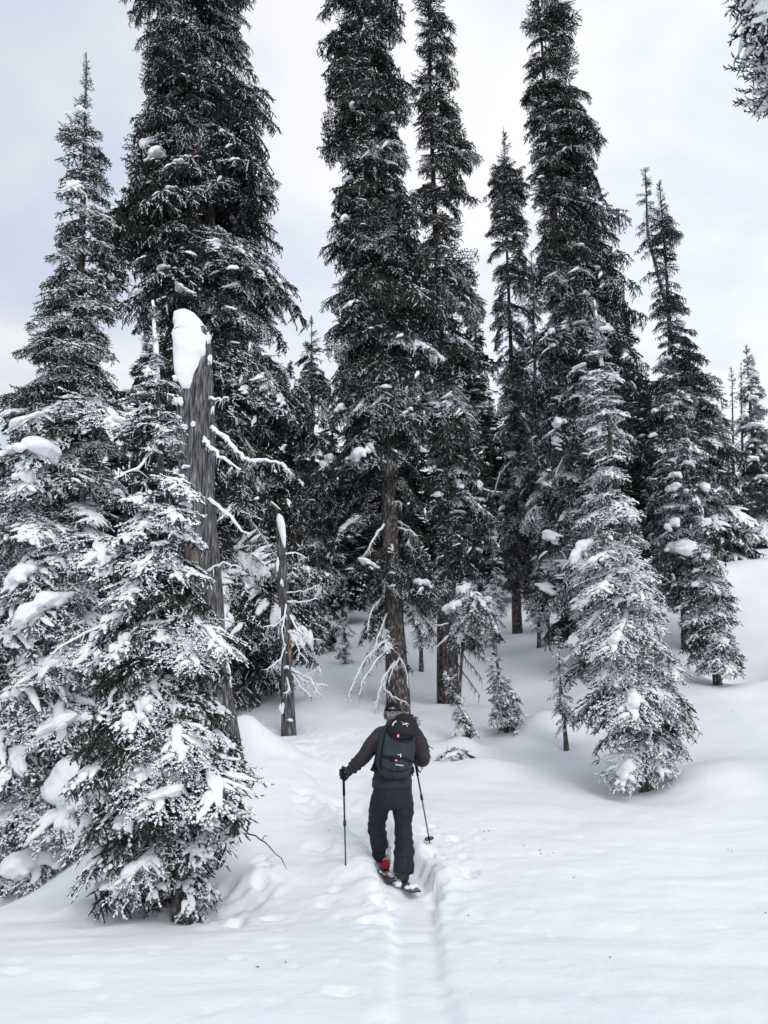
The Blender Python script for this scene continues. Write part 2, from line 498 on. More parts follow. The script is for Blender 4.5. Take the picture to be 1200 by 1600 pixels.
# ------------------------------------------------------------------ bough library
def make_twig(rng, n, rad, frost, cap, wide):
    """needle twig of unit length along +X; returns V, F, mat (1 needle, 2 frost)"""
    V, Fc, M = [], [], []
    for k in range(n):
        t = (k + rng.uniform(0, 1)) / n
        a = rng.uniform(0, 2 * math.pi)
        b = np.array((t * 0.92, 0, 0))
        r = rad * rng.uniform(.75, 1.15) * (1 - 0.35 * t)
        fwd = r * rng.uniform(.5, 1.1)
        tip = b + (fwd, r * math.cos(a), r * math.sin(a) * .85)
        tang = np.array((.8, -.6 * math.sin(a), .6 * math.cos(a))) * wide * rng.uniform(.7, 1.2)
        i = len(V)
        V += [b - tang * .5, b + tang * .5, tip]
        Fc.append((i, i + 1, i + 2))
        M.append(2 if (math.sin(a) > -0.05 and rng.random() < frost) else 1)
    i = len(V)                                    # dense inner needles: a faceted spindle
    rc = rad * .40
    ring = [np.array((.38, rc * math.cos(a), rc * math.sin(a))) for a in (0.5, 2.6, 4.7)]
    V += [np.array((-.02, 0, 0))] + ring + [np.array((.98, 0, 0))]
    for q in range(3):
        up = q == 0 and rng.random() < frost
        Fc += [(i, i + 1 + (q + 1) % 3, i + 1 + q), (i + 4, i + 1 + q, i + 1 + (q + 1) % 3)]; M += [2 if up else 1] * 2
    if cap:                                       # broken ridge of snow on the upper side
        x = rng.uniform(.0, .15)
        while x < .95:
            ln = rng.uniform(.16, .42); w = rad * rng.uniform(.35, .85); h = rad * rng.uniform(.35, .9); y0 = rng.uniform(-.25, .25) * rad; z0 = rad * rng.uniform(.0, .25)
            i = len(V)
            V += [np.array((x, y0, z0)), np.array((x + ln * .45, y0 - w, z0)), np.array((x + ln * .55, y0 + w * rng.uniform(.7, 1.1), z0)), np.array((x + ln * .5, y0, z0 + h)), np.array((x + ln, y0 + rng.uniform(-.3, .3) * w, z0))]
            Fc += [(i, i + 1, i + 3), (i, i + 3, i + 2), (i + 4, i + 3, i + 1), (i + 4, i + 2, i + 3)]; M += [3] * 4
            x += ln * rng.uniform(.7, 1.5)
    return np.array(V), np.array(Fc), np.array(M)

_tr = np.random.default_rng(5)
TWIGS = {}
for cls, n, rad, wide in (('fine', 24, .21, .095), ('coarse', 16, .21, .14)):
    TWIGS[cls] = {
        'plain': [make_twig(_tr, n, rad, 0.0, False, wide) for _ in range(4)],
        'frost': [make_twig(_tr, n, rad, 0.62, False, wide) for _ in range(4)],
        'cap': [make_twig(_tr, n, rad, 0.35, True, wide) for _ in range(4)],
    }

# frost: share of twigs with rimed needles, cap: share with a snow ridge, lump: snow fingers, hang: drooping twigs
STYLES = {
    'dark':   dict(frost=.21, cap=.02, lump=.0, hang=.62, lat=.41, cur=.65),
    'dusted': dict(frost=.36, cap=.09, lump=.05, hang=.52, lat=.41, cur=.5),
    'rimed':  dict(frost=.42, cap=.44, lump=.14, hang=.35, lat=.40, cur=.2),
    'white':  dict(frost=.24, cap=.84, lump=.40, hang=.3, lat=.40, cur=.12),
    'laden':  dict(frost=.28, cap=.46, lump=.72, hang=.4, lat=.42, cur=.25),
}


def make_bough(L, seed, style, cls, needle):
    rng = np.random.default_rng(seed)
    st = STYLES[style]
    A = Acc()
    tw = {'fine': .088, 'coarse': .098}[cls]
    if L < .5:
        tw *= .8
    t = np.linspace(0, 1, 9)
    z = L * (rng.uniform(.05, .12) * np.sin(math.pi * t) + rng.uniform(-.02, .05) * np.sin(2 * math.pi * t))
    y = L * rng.uniform(-.06, .06) * np.sin(math.pi * t * 1.2)
    ax = np.stack([L * t, y, z], -1)
    axis = lambda q: np.array([np.interp(q, t, ax[:, k]) for k in range(3)])
    V, Fc = tube(ax, np.linspace(.006 + .010 * L, .003, len(t)), n=5)
    A.add(V, Fc, 0, True)
    tws = []                                     # twig: p, d, length
    lumps = []
    nl = max(3, int(L * .9 / {'fine': .056, 'coarse': .075}[cls]))
    for i in range(nl):
        for side in (-1, 1):
            q = np.clip(.10 + .87 * (i + .5 + rng.uniform(-.3, .3) + .25 * side) / nl, .06, .97)
            if rng.random() < .08:
                continue
            ll = st['lat'] * L * (math.sin(math.pi * min(1, q ** .75 * .93 + .07)) ** .8 * .9 + .12) * rng.uniform(.65, 1.2)
            ll = max(ll, tw * .8)
            an = R(rng.uniform(42, 66))
            dz = -rng.uniform(.0, .45) * st['hang'] + rng.uniform(-.08, .14)
            slope = (axis(min(1, q + .05)) - axis(max(0, q - .05)))
            slope = unit(slope)
            d = unit(np.array((math.cos(an), side * math.sin(an), dz + slope[2] * .8)))
            p0 = axis(q)
            sag = st['hang'] * rng.uniform(.1, .5)
            lat = lambda s: p0 + d * s * ll + np.array((0, 0, -sag * s * s * ll))
            ss = np.linspace(0, 1, 4)
            V, Fc = tube([lat(s) for s in ss], [.0035 + .002 * L, .003, .0025, .0015], n=3, caps=False)
            A.add(V, Fc, 0)
            m = max(1, int(ll / (tw * .48)))
            for j in range(m):
                s = (j + .7) / m
                sd = 1 if (j % 2) else -1
                if rng.random() < .1:
                    continue
                dl = unit(lat(min(1, s + .05)) - lat(max(0, s - .05)))
                perp = unit(np.cross((0, 0, 1), dl))
                h = st['hang'] * rng.uniform(.0, .9) if cls == 'coarse' else st['hang'] * rng.uniform(-.1, .5)
                dd = unit(dl * .75 + perp * sd * rng.uniform(.45, .8) + np.array((0, 0, -h + rng.uniform(-.12, .22))))
                tws.append((lat(s), dd, tw * rng.uniform(.7, 1.15) * (1 - .3 * s)))
            for j in range(int(rng.poisson(st['cur'] * ll / (tw * .55)))):      # hanging twigs under the lateral
                s = rng.uniform(.1, 1)
                tws.append((lat(s), unit(np.array((rng.uniform(-.2, .5), rng.uniform(-.4, .4), -1))), tw * rng.uniform(.7, 1.5)))
            k = max(1, round(ll / tw))
            for j in range(k):
                a, b = lat(j / k), lat((j + 1) / k)
                tws.append((a, unit(b - a), np.linalg.norm(b - a) * 1.15))
            if rng.random() < st['lump'] + .5 * float(vnoise(np.array([[p0[0] * 4 / L, side * 1.5, seed * .37]]), 12)[0]) * (st['lump'] > .1):
                s0, s1 = rng.uniform(.0, .25), rng.uniform(.6, .95)      # a pad of snow lying along the lateral
                ss = np.linspace(s0, s1, 6)
                C = np.array([lat(s) for s in ss]) + rng.normal(0, .006, (6, 3))
                prof_ = np.sin(math.pi * np.array((.10, .3, .5, .68, .82, .94))) ** .6 * rng.uniform(.75, 1.25, 6)
                g = rng.uniform(.7, 1.2) * (.6 + .5 * L) * (1.0 if st['lump'] > .5 else .72)
                rw, rh = .036 * g * prof_, .021 * g * prof_
                C[:, 2] += rh * .7
                V, Fc = tube(C, rw, n=7, radii2=rh); A.add(V, Fc, 3, True)
    k = max(2, int(L * .9 / (tw * .8)))
    for j in range(k):
        a, b = axis(.12 + .88 * j / k), axis(.12 + .88 * (j + 1) / k)
        tws.append((a, unit(b - a), np.linalg.norm(b - a) * 1.2))
        for _ in range(2):
            dd = unit(unit(b - a) * .9 + np.array((0, rng.uniform(-.8, .8), rng.uniform(-.5, .6))))
            tws.append((a, dd, tw * rng.uniform(.5, .9)))
    if st['lump'] > .3:                          # snow lying along the bough itself
        for q0, q1 in ((.18, .52), (.5, .92)):
            ss = np.linspace(q0, q1, 8)
            C = np.array([axis(q) for q in ss]) + rng.normal(0, .008 * L, (8, 3))
            g = rng.uniform(.75, 1.2) * L * np.sin(math.pi * np.linspace(.06, .94, 8)) ** .6 * rng.uniform(.7, 1.3, 8)
            C[:, 2] += .018 * g
            V, Fc = tube(C, .046 * g + .005, n=9, radii2=.017 * g + .003)
            V = V + .022 * L * np.stack([vnoise(V * 9 / L ** .5 + k_, 7) for k_ in (3, 40, 80)], -1) * (1, 1, .5)
            A.add(V, Fc, 3, True)
    # twigs into the mesh, grouped by template
    P = np.array([x[0] for x in tws]); D = np.array([x[1] for x in tws]); LN = np.array([x[2] for x in tws])
    coh = vnoise(P * 5.0 / max(.6, L) + seed, 3) * .35
    u = rng.random(len(tws)) + coh
    kind = np.where(u < st['cap'], 2, np.where(u < st['cap'] + st['frost'], 1, 0))
    Yv = np.cross((0, 0, 1.0), D); nrm = np.linalg.norm(Yv, axis=1)
    Yv[nrm < .05] = (0, 1, 0); Yv /= np.linalg.norm(Yv, axis=1)[:, None]
    Zv = np.cross(D, Yv)
    pick = rng.integers(0, 4, len(tws))
    for kk, nm in enumerate(('plain', 'frost', 'cap')):
        for v in range(4):
            sel = np.where((kind == kk) & (pick == v))[0]
            if not len(sel):
                continue
            TV, TF, TM = TWIGS[cls][nm][v]
            S = LN[sel][:, None, None]
            rs = np.full_like(S, tw)             # brush radius stays that of a normal twig
            W = P[sel][:, None, :] + D[sel][:, None, :] * TV[None, :, 0:1] * S + Yv[sel][:, None, :] * TV[None, :, 1:2] * rs + Zv[sel][:, None, :] * TV[None, :, 2:3] * rs
            off = (np.arange(len(sel)) * len(TV))[:, None, None]
            A.add(W.reshape(-1, 3), (TF[None] + off).reshape(-1, 3), np.tile(TM, len(sel)))
    if (cls == 'coarse' and L > .5) or (L > .5 and style in ('rimed', 'dusted')):               # two side branches fork off low on the bough
        V0 = np.concatenate(A.v); F0 = np.concatenate(A.f); M0 = np.concatenate(A.m)
        for sd in (-1, 1):
            Rm = rotz(sd * rng.uniform(.45, .75)) @ roty(rng.uniform(.05, .35)) @ rotx(rng.uniform(-.4, .4))
            A.add(V0 @ Rm.T * rng.uniform(.58, .78) + axis(rng.uniform(.1, .3)), F0, M0)
    IV, IF = ICO[2]
    for p, d, a, b, c in lumps:
        yv = unit(np.cross((0, 0, 1), d)); zv = np.cross(d, yv)
        N = 1 + .5 * fbm(IV * 2.3 + rng.uniform(0, 50, 3), 2, 2)[:, None]
        W = IV * N
        W = W * np.where(W[:, 2:3] < 0, (1, 1, .45), (1, 1, 1))
        A.add(p + np.array((0, 0, c * .5)) + W[:, :1] * a * d + W[:, 1:2] * b * yv + W[:, 2:3] * c * zv, IF, 3, True)
    return A.mesh('bough_' + style, [MAT_TWIG, needle, MAT_FROST, MAT_SNOW])

BOUGHS = {}


def bough_set(cls, style, L, k):
    key = (cls, style, L)
    lst = BOUGHS.setdefault(key, [])
    nv = 4
    k = k % nv
    while len(lst) <= k:
        lst.append(make_bough(L, hash((L * 100, len(lst))) % 1000 + len(style) * 37 + (500 if cls == 'fine' else 0), style, cls, MAT_NEEDLE if cls == 'fine' else MAT_NEEDLE_D))
    return lst[k]
SIZES = {'fine': (.3, .6, 1.1), 'coarse': (.45, .9, 1.7)}

# snow clumps: smooth pillows with a flat, ragged underside
CLUMPS = []
for s in range(9):
    rr = np.random.default_rng(100 + s)
    A = Acc()
    for k in range(int(rr.integers(4, 8))):
        x = rr.uniform(-.62, .55); y = rr.uniform(-.5, .5) * (1 - .4 * abs(x))
        r = rr.uniform(.30, .52)
        A.add(ICO[3][0] * (r * rr.uniform(.9, 1.3), r, r * rr.uniform(.7, 1.0)) + (x, y, rr.uniform(-.1, .12) - .25 * x * x - .25 * y * y), ICO[3][1])
    for k in range(int(rr.integers(3, 7))):                # ragged fringe that sags over the twigs
        a = rr.uniform(-2.2, 2.2)
        r = rr.uniform(.13, .24)
        A.add(ICO[2][0] * (r, r, r * rr.uniform(1.0, 1.9)) + (.75 * math.cos(a), .62 * math.sin(a), -.32 - .2 * rr.random()), ICO[2][1])
    me0 = A.mesh('snow_clump', [MAT_SNOW])
    o = bpy.data.objects.new('snow_clump', me0); COL.objects.link(o)
    md = o.modifiers.new('r', 'REMESH'); md.mode = 'VOXEL'; md.voxel_size = .062
    sm = o.modifiers.new('s', 'SMOOTH'); sm.iterations = 5
    me = bpy.data.meshes.new_from_object(o.evaluated_get(bpy.context.evaluated_depsgraph_get()))
    bpy.data.objects.remove(o); bpy.data.meshes.remove(me0)
    co = np.empty(len(me.vertices) * 3, np.float32); me.vertices.foreach_get('co', co); co = co.reshape(-1, 3).astype(float)
    W = co + .07 * np.stack([fbm(co * 3 + 9, 2, s), fbm(co * 3 + 31, 2, s), fbm(co * 3 + 57, 2, s)], -1)
    W[:, 2] = np.where(W[:, 2] < -.05, W[:, 2] * .75, W[:, 2])
    me.vertices.foreach_set('co', W.astype(np.float32).ravel())
    me.polygons.foreach_set('use_smooth', np.ones(len(me.polygons), bool))
    me.materials.clear(); me.materials.append(MAT_SNOW); me.name = 'snow_clump'; me.update()
    CLUMPS.append(me)


def trunk_mesh(pts_, radii, mat, n=12, rough=.10, seed=0, rings=50, groove=0.0):
    pts_ = np.asarray(pts_, float)
    tt = np.linspace(0, 1, len(pts_)); q = np.linspace(0, 1, rings)
    P = np.stack([np.interp(q, tt, pts_[:, k]) for k in range(3)], -1)
    rad = np.interp(q, tt, radii)
    V, Fc = tube(P, rad, n=n, ref=(0, 1, 0))
    C = np.repeat(P, n, 0); body = V[:rings * n]
    dirv = body - C
    f = 1 + rough * fbm(body * np.array((9, 9, 2.0)), 3, seed)[:, None]
    if groove:
        th = np.tile(np.linspace(0, 2 * math.pi, n, endpoint=False), rings)
        zz = body[:, 2]
        tw = th + zz * .25
        f += groove * vnoise(np.stack([np.cos(tw) * 5, np.sin(tw) * 5, zz * .6], -1), seed + 5)[:, None]
    V[:rings * n] = C + dirv * f
    A = Acc(); A.add(V, Fc, 0, True)
    return A, P, rad

N_BOUGH = [0]


class Tree:
    def __init__(self, name, label, cat, Y, top, base, prof, n, cls='coarse', style='dark', dia=None, droop=(38, 12), clumps=0, clump_size=(.12, .3), group=None, seed=1,
                 skip=None, front=.5, trunk=True, bark=MAT_BARK, ragged=(.45, 1.18), wh=None, up_top=.12, topr=.008, gaps=False):
        self.rng = rng = np.random.default_rng(seed)
        self.Y, self.cls = Y, cls
        b = at(base[0], base[1], Y); t = at(top[0], top[1], Y)
        b[2] = gz(b[0], Y)
        self.b, self.t = b, t
        H = t[2] - b[2]
        self.root = root = thing(name, label, cat, b, group)
        if trunk:
            dia = dia or .028 * H
            k = 9
            q = np.linspace(0, 1, k)
            P = b[None] * (1 - q[:, None]) + t[None] * q[:, None]
            P[:, 0] += .012 * H * np.sin(q * 5 + seed) * q * (1 - q)
            rad = dia / 2 * (1 - q) ** 1.05 * (1 + .22 * np.exp(-q * 22)) + topr
            P = np.concatenate([[P[0] - (0, 0, .5)], P]); rad = np.r_[rad[0] * 1.1, rad]
            A, _, _ = trunk_mesh(P - b, rad, bark, n=14 if dia > .2 else 8, seed=seed)
            link('trunk', A.mesh('trunk', [bark]), root)
        # crown silhouette: height -> half-widths left and right of the axis
        zs, ls, rs = [], [], []
        for row in prof:
            v, l, r = row
            pl, pr = at(l, v, Y), at(r, v, Y)
            axx = b[0] + (t[0] - b[0]) * (pl[2] - b[2]) / H
            zs.append(pl[2]); ls.append(axx - pl[0]); rs.append(pr[0] - axx)
        o = np.argsort(zs)
        self.zs, self.ls, self.rs = np.array(zs)[o], np.array(ls)[o], np.array(rs)[o]
        zlo, zhi = self.zs[0], self.zs[-1]
        zg = np.linspace(zlo, zhi, 200)
        w = (np.interp(zg, self.zs, self.ls) + np.interp(zg, self.zs, self.rs)) * .5
        w = np.maximum(w, .05) ** .75 + .28 * w.max() ** .75
        w = np.where(zg > at(0, -70, Y)[2], w * .35, w)          # sparser where the crown is out of view above
        cdf = np.cumsum(w); cdf /= cdf[-1]
        uq = (np.arange(n) + rng.uniform(0, 1, n)) / n
        ztips = rng.permutation(np.interp(uq, cdf, zg))
        if wh:                                       # boughs grow in whorls, one tier a year
            ztips = zlo + np.round((ztips - zlo) / wh) * wh + rng.normal(0, wh * .13, n)
            ztips = np.clip(ztips, zlo, zhi - .02)
        nt = min(45, n // 4) if zhi < b[2] + 1.001 * H and at(0, -60, Y)[2] > zhi else 0
        ztips = np.r_[ztips[:n - nt], zhi - (zhi - zlo) * .26 * rng.uniform(0.02, 1, nt) ** 1.15]
        phi = np.cumsum(rng.normal(2.4, .35, n))
        self.boughs = []
        styles = style if callable(style) else (lambda h, r_: style)
        lump_ph = rng.uniform(0, 6.28)
        for i in range(n):
            zt, ph = ztips[i], phi[i] % (2 * math.pi)
            if rng.random() < front and math.sin(ph) > .35:      # more of the crown towards the open slope
                ph = -ph
            v_rel = (zt - b[2]) / H
            l, r = np.interp(zt, self.zs, self.ls), np.interp(zt, self.zs, self.rs)
            c, s = math.cos(ph), math.sin(ph)
            mean = max(.04, .5 * (l + r)); asy = .5 * (r - l)
            rad = max(.06, mean + asy * c)
            if skip and skip(zt, ph, self):
                continue
            # clusters: long and short boughs, with hollows between them
            clus = .5 + .75 * float(vnoise(np.array([[zt * 1.25 / max(.5, mean) ** .5 + seed * 3.1, 1.3 * c, 1.3 * s]]), seed)[0])
            clus = min(1, max(0, clus))
            rr = rad * (ragged[0] + (ragged[1] - ragged[0]) * (.42 * rng.random() ** .6 + .58 * clus))
            if gaps and clus < .12 and rng.random() < .55:
                rr *= .4
            if rng.random() < .04:
                rr *= 1.15
            rel = (zt - zlo) / max(.1, zhi - zlo)
            de = droop[0] * (1 - rel) + droop[1] * rel + rng.normal(0, 7)
            if rel > 1 - up_top:
                de = -25 - 40 * (rel - (1 - up_top)) / up_top
            de = R(de)
            za = min(zt + rr * math.tan(de), t[2] - .02)
            za = max(za, b[2] + .12)
            q = (za - b[2]) / H
            att = np.array((b[0] + (t[0] - b[0]) * q, Y + 0.0, za))
            de = math.atan2(za - zt, rr)
            length = math.hypot(rr, za - zt)
            Ls = min(SIZES[cls], key=lambda x: abs(math.log(x / length)))
            me = bough_set(cls, styles(rel, rng), Ls, int(rng.integers(0, 4)))
            Rm = rotz(ph) @ roty(de) @ rotx(rng.normal(0, .22))
            sc = length / Ls
            N_BOUGH[0] += 1
            link('bough', me, root, mat44(Rm, att - b, sc))
            self.boughs.append((att, Rm, length, ph, rel))
        # snow pillows on random boughs
        cand = [x for x in self.boughs if x[2] > .25 and x[4] < .93]
        for k in range(clumps if cand else 0):
            a, Rm, ln, ph, rel = cand[int(rng.integers(0, len(cand)))]
            f = rng.uniform(.5, .85)
            p = a + Rm @ np.array((ln * f, 0, ln * .06))
            sz = min(rng.uniform(*clump_size) * (1.25 - .5 * rel), ln * .45)
            self.clump(p, Rm, sz)

    def clump(self, p, Rm, sz, asp=None):
        rng = self.rng
        a = asp or (rng.uniform(.95, 1.3), rng.uniform(.75, 1.0), rng.uniform(.45, .68))
        S = np.diag(np.array(a) * sz)
        link('snow_clump', CLUMPS[int(rng.integers(0, len(CLUMPS)))], self.root, mat44(Rm @ S, p - self.b))

    def clump_px(self, u, v, w, h, dist=None, tilt=0.0):
        """a pillow of snow of w x h photo pixels on the near side of this crown"""
        zr = at(u, v, self.Y)[2]
        l, r = np.interp(zr, self.zs, self.ls), np.interp(zr, self.zs, self.rs)
        x = at(u, v, self.Y)[0]
        axx = self.b[0] + (self.t[0] - self.b[0]) * (zr - self.b[2]) / (self.t[2] - self.b[2])
        rad = .5 * (l + r)
        dx = np.clip((x - axx) / max(.1, rad), -1, 1)
        Yn = self.Y - rad * .90 * math.sqrt(max(0.05, 1 - dx * dx)) if dist is None else dist
        p = at(u, v, Yn); sc = Yn / F
        ph = math.atan2(Yn - self.Y, x - axx)
        hs = math.hypot(Yn - self.Y, x - axx)
        # the bough that carries it
        de = R(28) if zr < self.zs[-1] - .8 else R(8)
        za = min(p[2] + hs * math.tan(de), self.t[2] - .05)
        att = np.array((self.b[0] + (self.t[0] - self.b[0]) * (za - self.b[2]) / (self.t[2] - self.b[2]), self.Y, za))
        d = p - np.array((0, 0, h * .3 * sc)) - att
        ln = np.linalg.norm(d) * 1.22 + .05
        Rm = rotz(math.atan2(d[1], d[0])) @ roty(math.atan2(-d[2], math.hypot(d[0], d[1])))
        Ls = min(SIZES[self.cls], key=lambda q: abs(math.log(q / ln)))
        link('bough', bough_set(self.cls, 'white' if self.cls == 'fine' else 'dusted', Ls, int(self.rng.integers(0, 4))), self.root, mat44(Rm, att - self.b, ln / Ls))
        # wide across the view when the bough comes forward: keep the pillow's own long axis along it
        fx = abs(math.cos(ph))
        S = np.diag((sc * (w * .6 * fx + w * .52 * (1 - fx)), sc * (w * .48 * fx + w * .62 * (1 - fx)), h * .62 * sc))
        Rm = roty(R(tilt)) @ rotz(ph + float(self.rng.uniform(-.3, .3)))
        link('snow_clump', CLUMPS[int(self.rng.integers(0, len(CLUMPS)))], self.root, mat44(Rm @ S, p - self.b))


def pick(*opts):
    """opts: (weight, style) pairs"""
    names = [o[1] for o in opts]; w = np.array([o[0] for o in opts], float); w /= w.sum()
    return lambda rel, rng: names[int(rng.choice(len(names), p=w))]

def mixed(dark, rime):
    """mostly bare dark boughs high up, more rime and snow on the sheltered lower ones"""
    def f(rel, rng):
        low = max(0.0, 1 - rel / .55)
        u = rng.random()
        if u < rime * (.35 + 2.6 * low):
            return 'laden' if rng.random() < .3 else 'rimed'
        return 'dark' if rng.random() < dark * (1 - .55 * low) else 'dusted'
    return f

# ------------------------------------------------------------------ the large trees
tA = Tree('frosted_spruce', 'tall rime-frosted spruce at the left edge with a bare forked leader', 'tree', 11.5, (135, 82), (95, 1400),
    [(82, 134, 138), (130, 124, 148), (190, 108, 152), (235, 66, 178), (300, 74, 172), (370, 78, 200), (440, 48, 215), (520, 8, 222), (600, -2, 220), (680, 2, 232), (760, -30, 218), (900, -50, 215), (1050, -80, 195), (1200, -110, 200), (1330, -110, 175), (1400, -90, 150)],
    290, 'fine', lambda rel, rng: ('rimed' if rng.random() < .8 else 'dusted') if rel > .45 else ('laden' if rng.random() < .55 else 'rimed'), dia=.36, droop=(34, 4), clumps=26, clump_size=(.14, .26), seed=3, ragged=(.40, 1.12), wh=.36)
for c in [(55, 700, 90, 70, 11), (45, 745, 60, 60, 50), (190, 660, 62, 36, 10), (38, 895, 62, 70, -50), (60, 950, 90, 60, -30), (20, 985, 60, 50, -30), (100, 1235, 90, 130, -50), (60, 1340, 90, 70, -10), (30, 1180, 60, 50, -40), (110, 1265, 70, 80, -55),
          (155, 870, 36, 20, -10), (128, 172, 22, 26, 0), (112, 290, 26, 30, -20), (50, 655, 60, 26, -28), (95, 1130, 90, 50, -30), (20, 1090, 50, 34, -10), (150, 1010, 60, 40, -20), (75, 1040, 60, 36, -15)]:
    tA.clump_px(*c[:4], tilt=c[4])

tD = Tree('old_spruce', 'broad tall dark spruce rising behind the broken snag, its top out of view', 'tree', 15.0, (298, -340), (352, 1110),
    [(-340, 295, 301), (-150, 240, 368), (0, 212, 405), (100, 195, 420), (190, 222, 424), (230, 186, 432), (300, 186, 452), (400, 176, 456), (500, 190, 480), (600, 200, 490), (700, 210, 500), (850, 230, 522), (950, 240, 524), (1040, 250, 522), (1110, 270, 430)],
    300, 'coarse', mixed(.42, .12), dia=.44, droop=(34, 22), clumps=26, clump_size=(.12, .26), seed=5, ragged=(.42, 1.2), gaps=True)
for c in [(240, 245, 46, 34, -30), (265, 172, 16, 12, 10), (232, 222, 30, 40, -40), (280, 255, 32, 18, -25), (245, 310, 34, 22, -20), (205, 340, 36, 14, -28), (182, 330, 20, 40, -60), (290, 452, 34, 22, 10), (262, 420, 36, 14, -5), (215, 460, 30, 22, -20), (350, 208, 22, 14, 15), (398, 138, 20, 18, 20), (185, 350, 24, 18, 0), (355, 980, 28, 26, 10), (435, 980, 26, 20, 0), (268, 295, 24, 14, -30)]:
    tD.clump_px(*c[:4], tilt=c[4])


def g_skip(zt, ph, tr):
    # lower trunk stands bare towards the open slope
    return zt < at(600, 735, tr.Y)[2] and abs(((ph + math.pi / 2 + math.pi) % (2 * math.pi)) - math.pi) < 1.2

tG = Tree('twin_stand_spruce', 'tallest dark conifer straight ahead of the skier with a thick bare lower trunk', 'tree', 15.6, (548, -310), (623, 1098),
    [(-310, 546, 550), (-150, 528, 580), (0, 520, 640), (40, 514, 638), (90, 505, 645), (150, 508, 648), (250, 510, 650), (350, 508, 660), (420, 510, 680), (500, 505, 690), (600, 506, 680), (700, 512, 672), (800, 530, 672), (900, 540, 690), (1000, 552, 685), (1060, 570, 640)],
    285, 'coarse', mixed(.72, .10), dia=.36, droop=(42, 30), clumps=22, clump_size=(.12, .24), seed=8, skip=g_skip, ragged=(.45, 1.28))
for c in [(565, 705, 46, 44, -40), (548, 715, 26, 30, -50), (600, 605, 26, 16, 0), (598, 622, 24, 18, -20), (642, 650, 22, 16, -15), (640, 640, 16, 12, 0), (520, 1, 10, 10, 0), (578, 880, 40, 18, 20), (662, 910, 30, 26, 10), (535, 345, 26, 20, -45), (520, 378, 16, 18, -40), (530, 640, 26, 26, -40), (510, 720, 22, 40, -60)]:
    tG.clump_px(*c[:4], tilt=c[4])

tH = Tree('open_crowned_fir', 'tall open crowned fir with ragged dark boughs just right of the thick bare trunk', 'tree', 16.6, (668, -60), (705, 1112),
    [(-60, 666, 670), (0, 645, 702), (60, 643, 715), (140, 645, 730), (200, 650, 728), (250, 650, 742), (330, 648, 746), (380, 650, 742), (450, 660, 746), (520, 660, 762), (600, 655, 775), (700, 660, 785), (780, 670, 778), (860, 690, 785), (930, 680, 750)],
    290, 'coarse', mixed(.62, .16), dia=.29, droop=(36, 26), clumps=24, clump_size=(.10, .22), seed=13, ragged=(.40, 1.32), gaps=True)
for c in [(655, 518, 40, 14, -25), (650, 690, 14, 20, 0), (682, 772, 26, 20, 0), (670, 632, 26, 12, 5), (735, 545, 14, 12, 0), (715, 800, 30, 12, 5), (752, 800, 30, 16, 10), (740, 860, 28, 18, 0), (700, 640, 16, 12, 0), (765, 840, 26, 16, 0), (745, 780, 30, 18, 0), (645, 300, 14, 20, -20)]:
    tH.clump_px(*c[:4], tilt=c[4])

tK = Tree('right_hand_spruce', 'tallest dark spruce right of centre leaning slightly left above the white frosted fir', 'tree', 18.6, (836, -60), (925, 1035),
    [(-60, 834, 838), (0, 822, 895), (60, 820, 905), (130, 826, 925), (190, 822, 938), (250, 826, 955), (330, 840, 962), (400, 842, 985), (500, 850, 1005), (600, 850, 1015), (700, 856, 1020), (850, 850, 1010), (960, 842, 1000), (1010, 850, 960)],
    300, 'coarse', mixed(.78, .16), dia=.40, droop=(40, 26), clumps=30, clump_size=(.12, .26), seed=21, ragged=(.42, 1.26), gaps=True)
for c in [(912, 460, 22, 10, 0), (905, 505, 26, 12, 0), (858, 520, 20, 22, -30), (902, 575, 34, 18, -25), (872, 660, 24, 40, -60), (868, 690, 16, 40, -70), (862, 540, 18, 14, 0), (985, 485, 20, 10, 15), (985, 600, 22, 22, 20), (860, 840, 22, 60, -75), (853, 920, 18, 60, -75)]:
    tK.clump_px(*c[:4], tilt=c[4])

tI = Tree('lichen_hung_spruce', 'thinner gap-toothed conifer left of the tallest right-hand spruce with its grey trunk showing', 'tree', 24.0, (787, 198), (808, 985),
    [(198, 784, 790), (240, 776, 800), (290, 756, 835), (350, 757, 830), (420, 754, 836), (480, 762, 842), (560, 764, 842), (650, 768, 850), (750, 774, 852), (850, 780, 850), (925, 784, 842)],
    220, 'coarse', mixed(.75, .16), dia=.25, droop=(45, 25), clumps=10, clump_size=(.1, .2), seed=31, ragged=(.25, 1.25), gaps=True)
tJ = Tree('narrow_black_fir', 'narrow blackish fir column between the grey trunk and the tall right-hand spruce', 'tree', 23.0, (830, 392), (850, 978),
    [(392, 828, 832), (450, 820, 850), (550, 812, 862), (650, 812, 870), (750, 815, 876), (850, 816, 884), (950, 820, 892), (978, 826, 888)],
    150, 'coarse', mixed(.7, .16), dia=.28, droop=(52, 40), clumps=14, clump_size=(.1, .2), seed=34)

tL = Tree('twin_topped_spruce', 'conical spruce with two pointed tops standing against bright cloud on the right', 'tree', 25.0, (1030, 280), (1078, 960),
    [(280, 1028, 1032), (330, 1021, 1046), (370, 1014, 1064), (420, 1020, 1062), (500, 1022, 1078), (560, 1022, 1092), (600, 1015, 1102), (630, 1010, 1128), (660, 1010, 1130), (700, 1010, 1140), (800, 1010, 1165), (900, 1010, 1185)],
    285, 'coarse', mixed(.8, .2), dia=.34, droop=(24, 18), clumps=16, clump_size=(.12, .24), seed=41, ragged=(.65, 1.25))
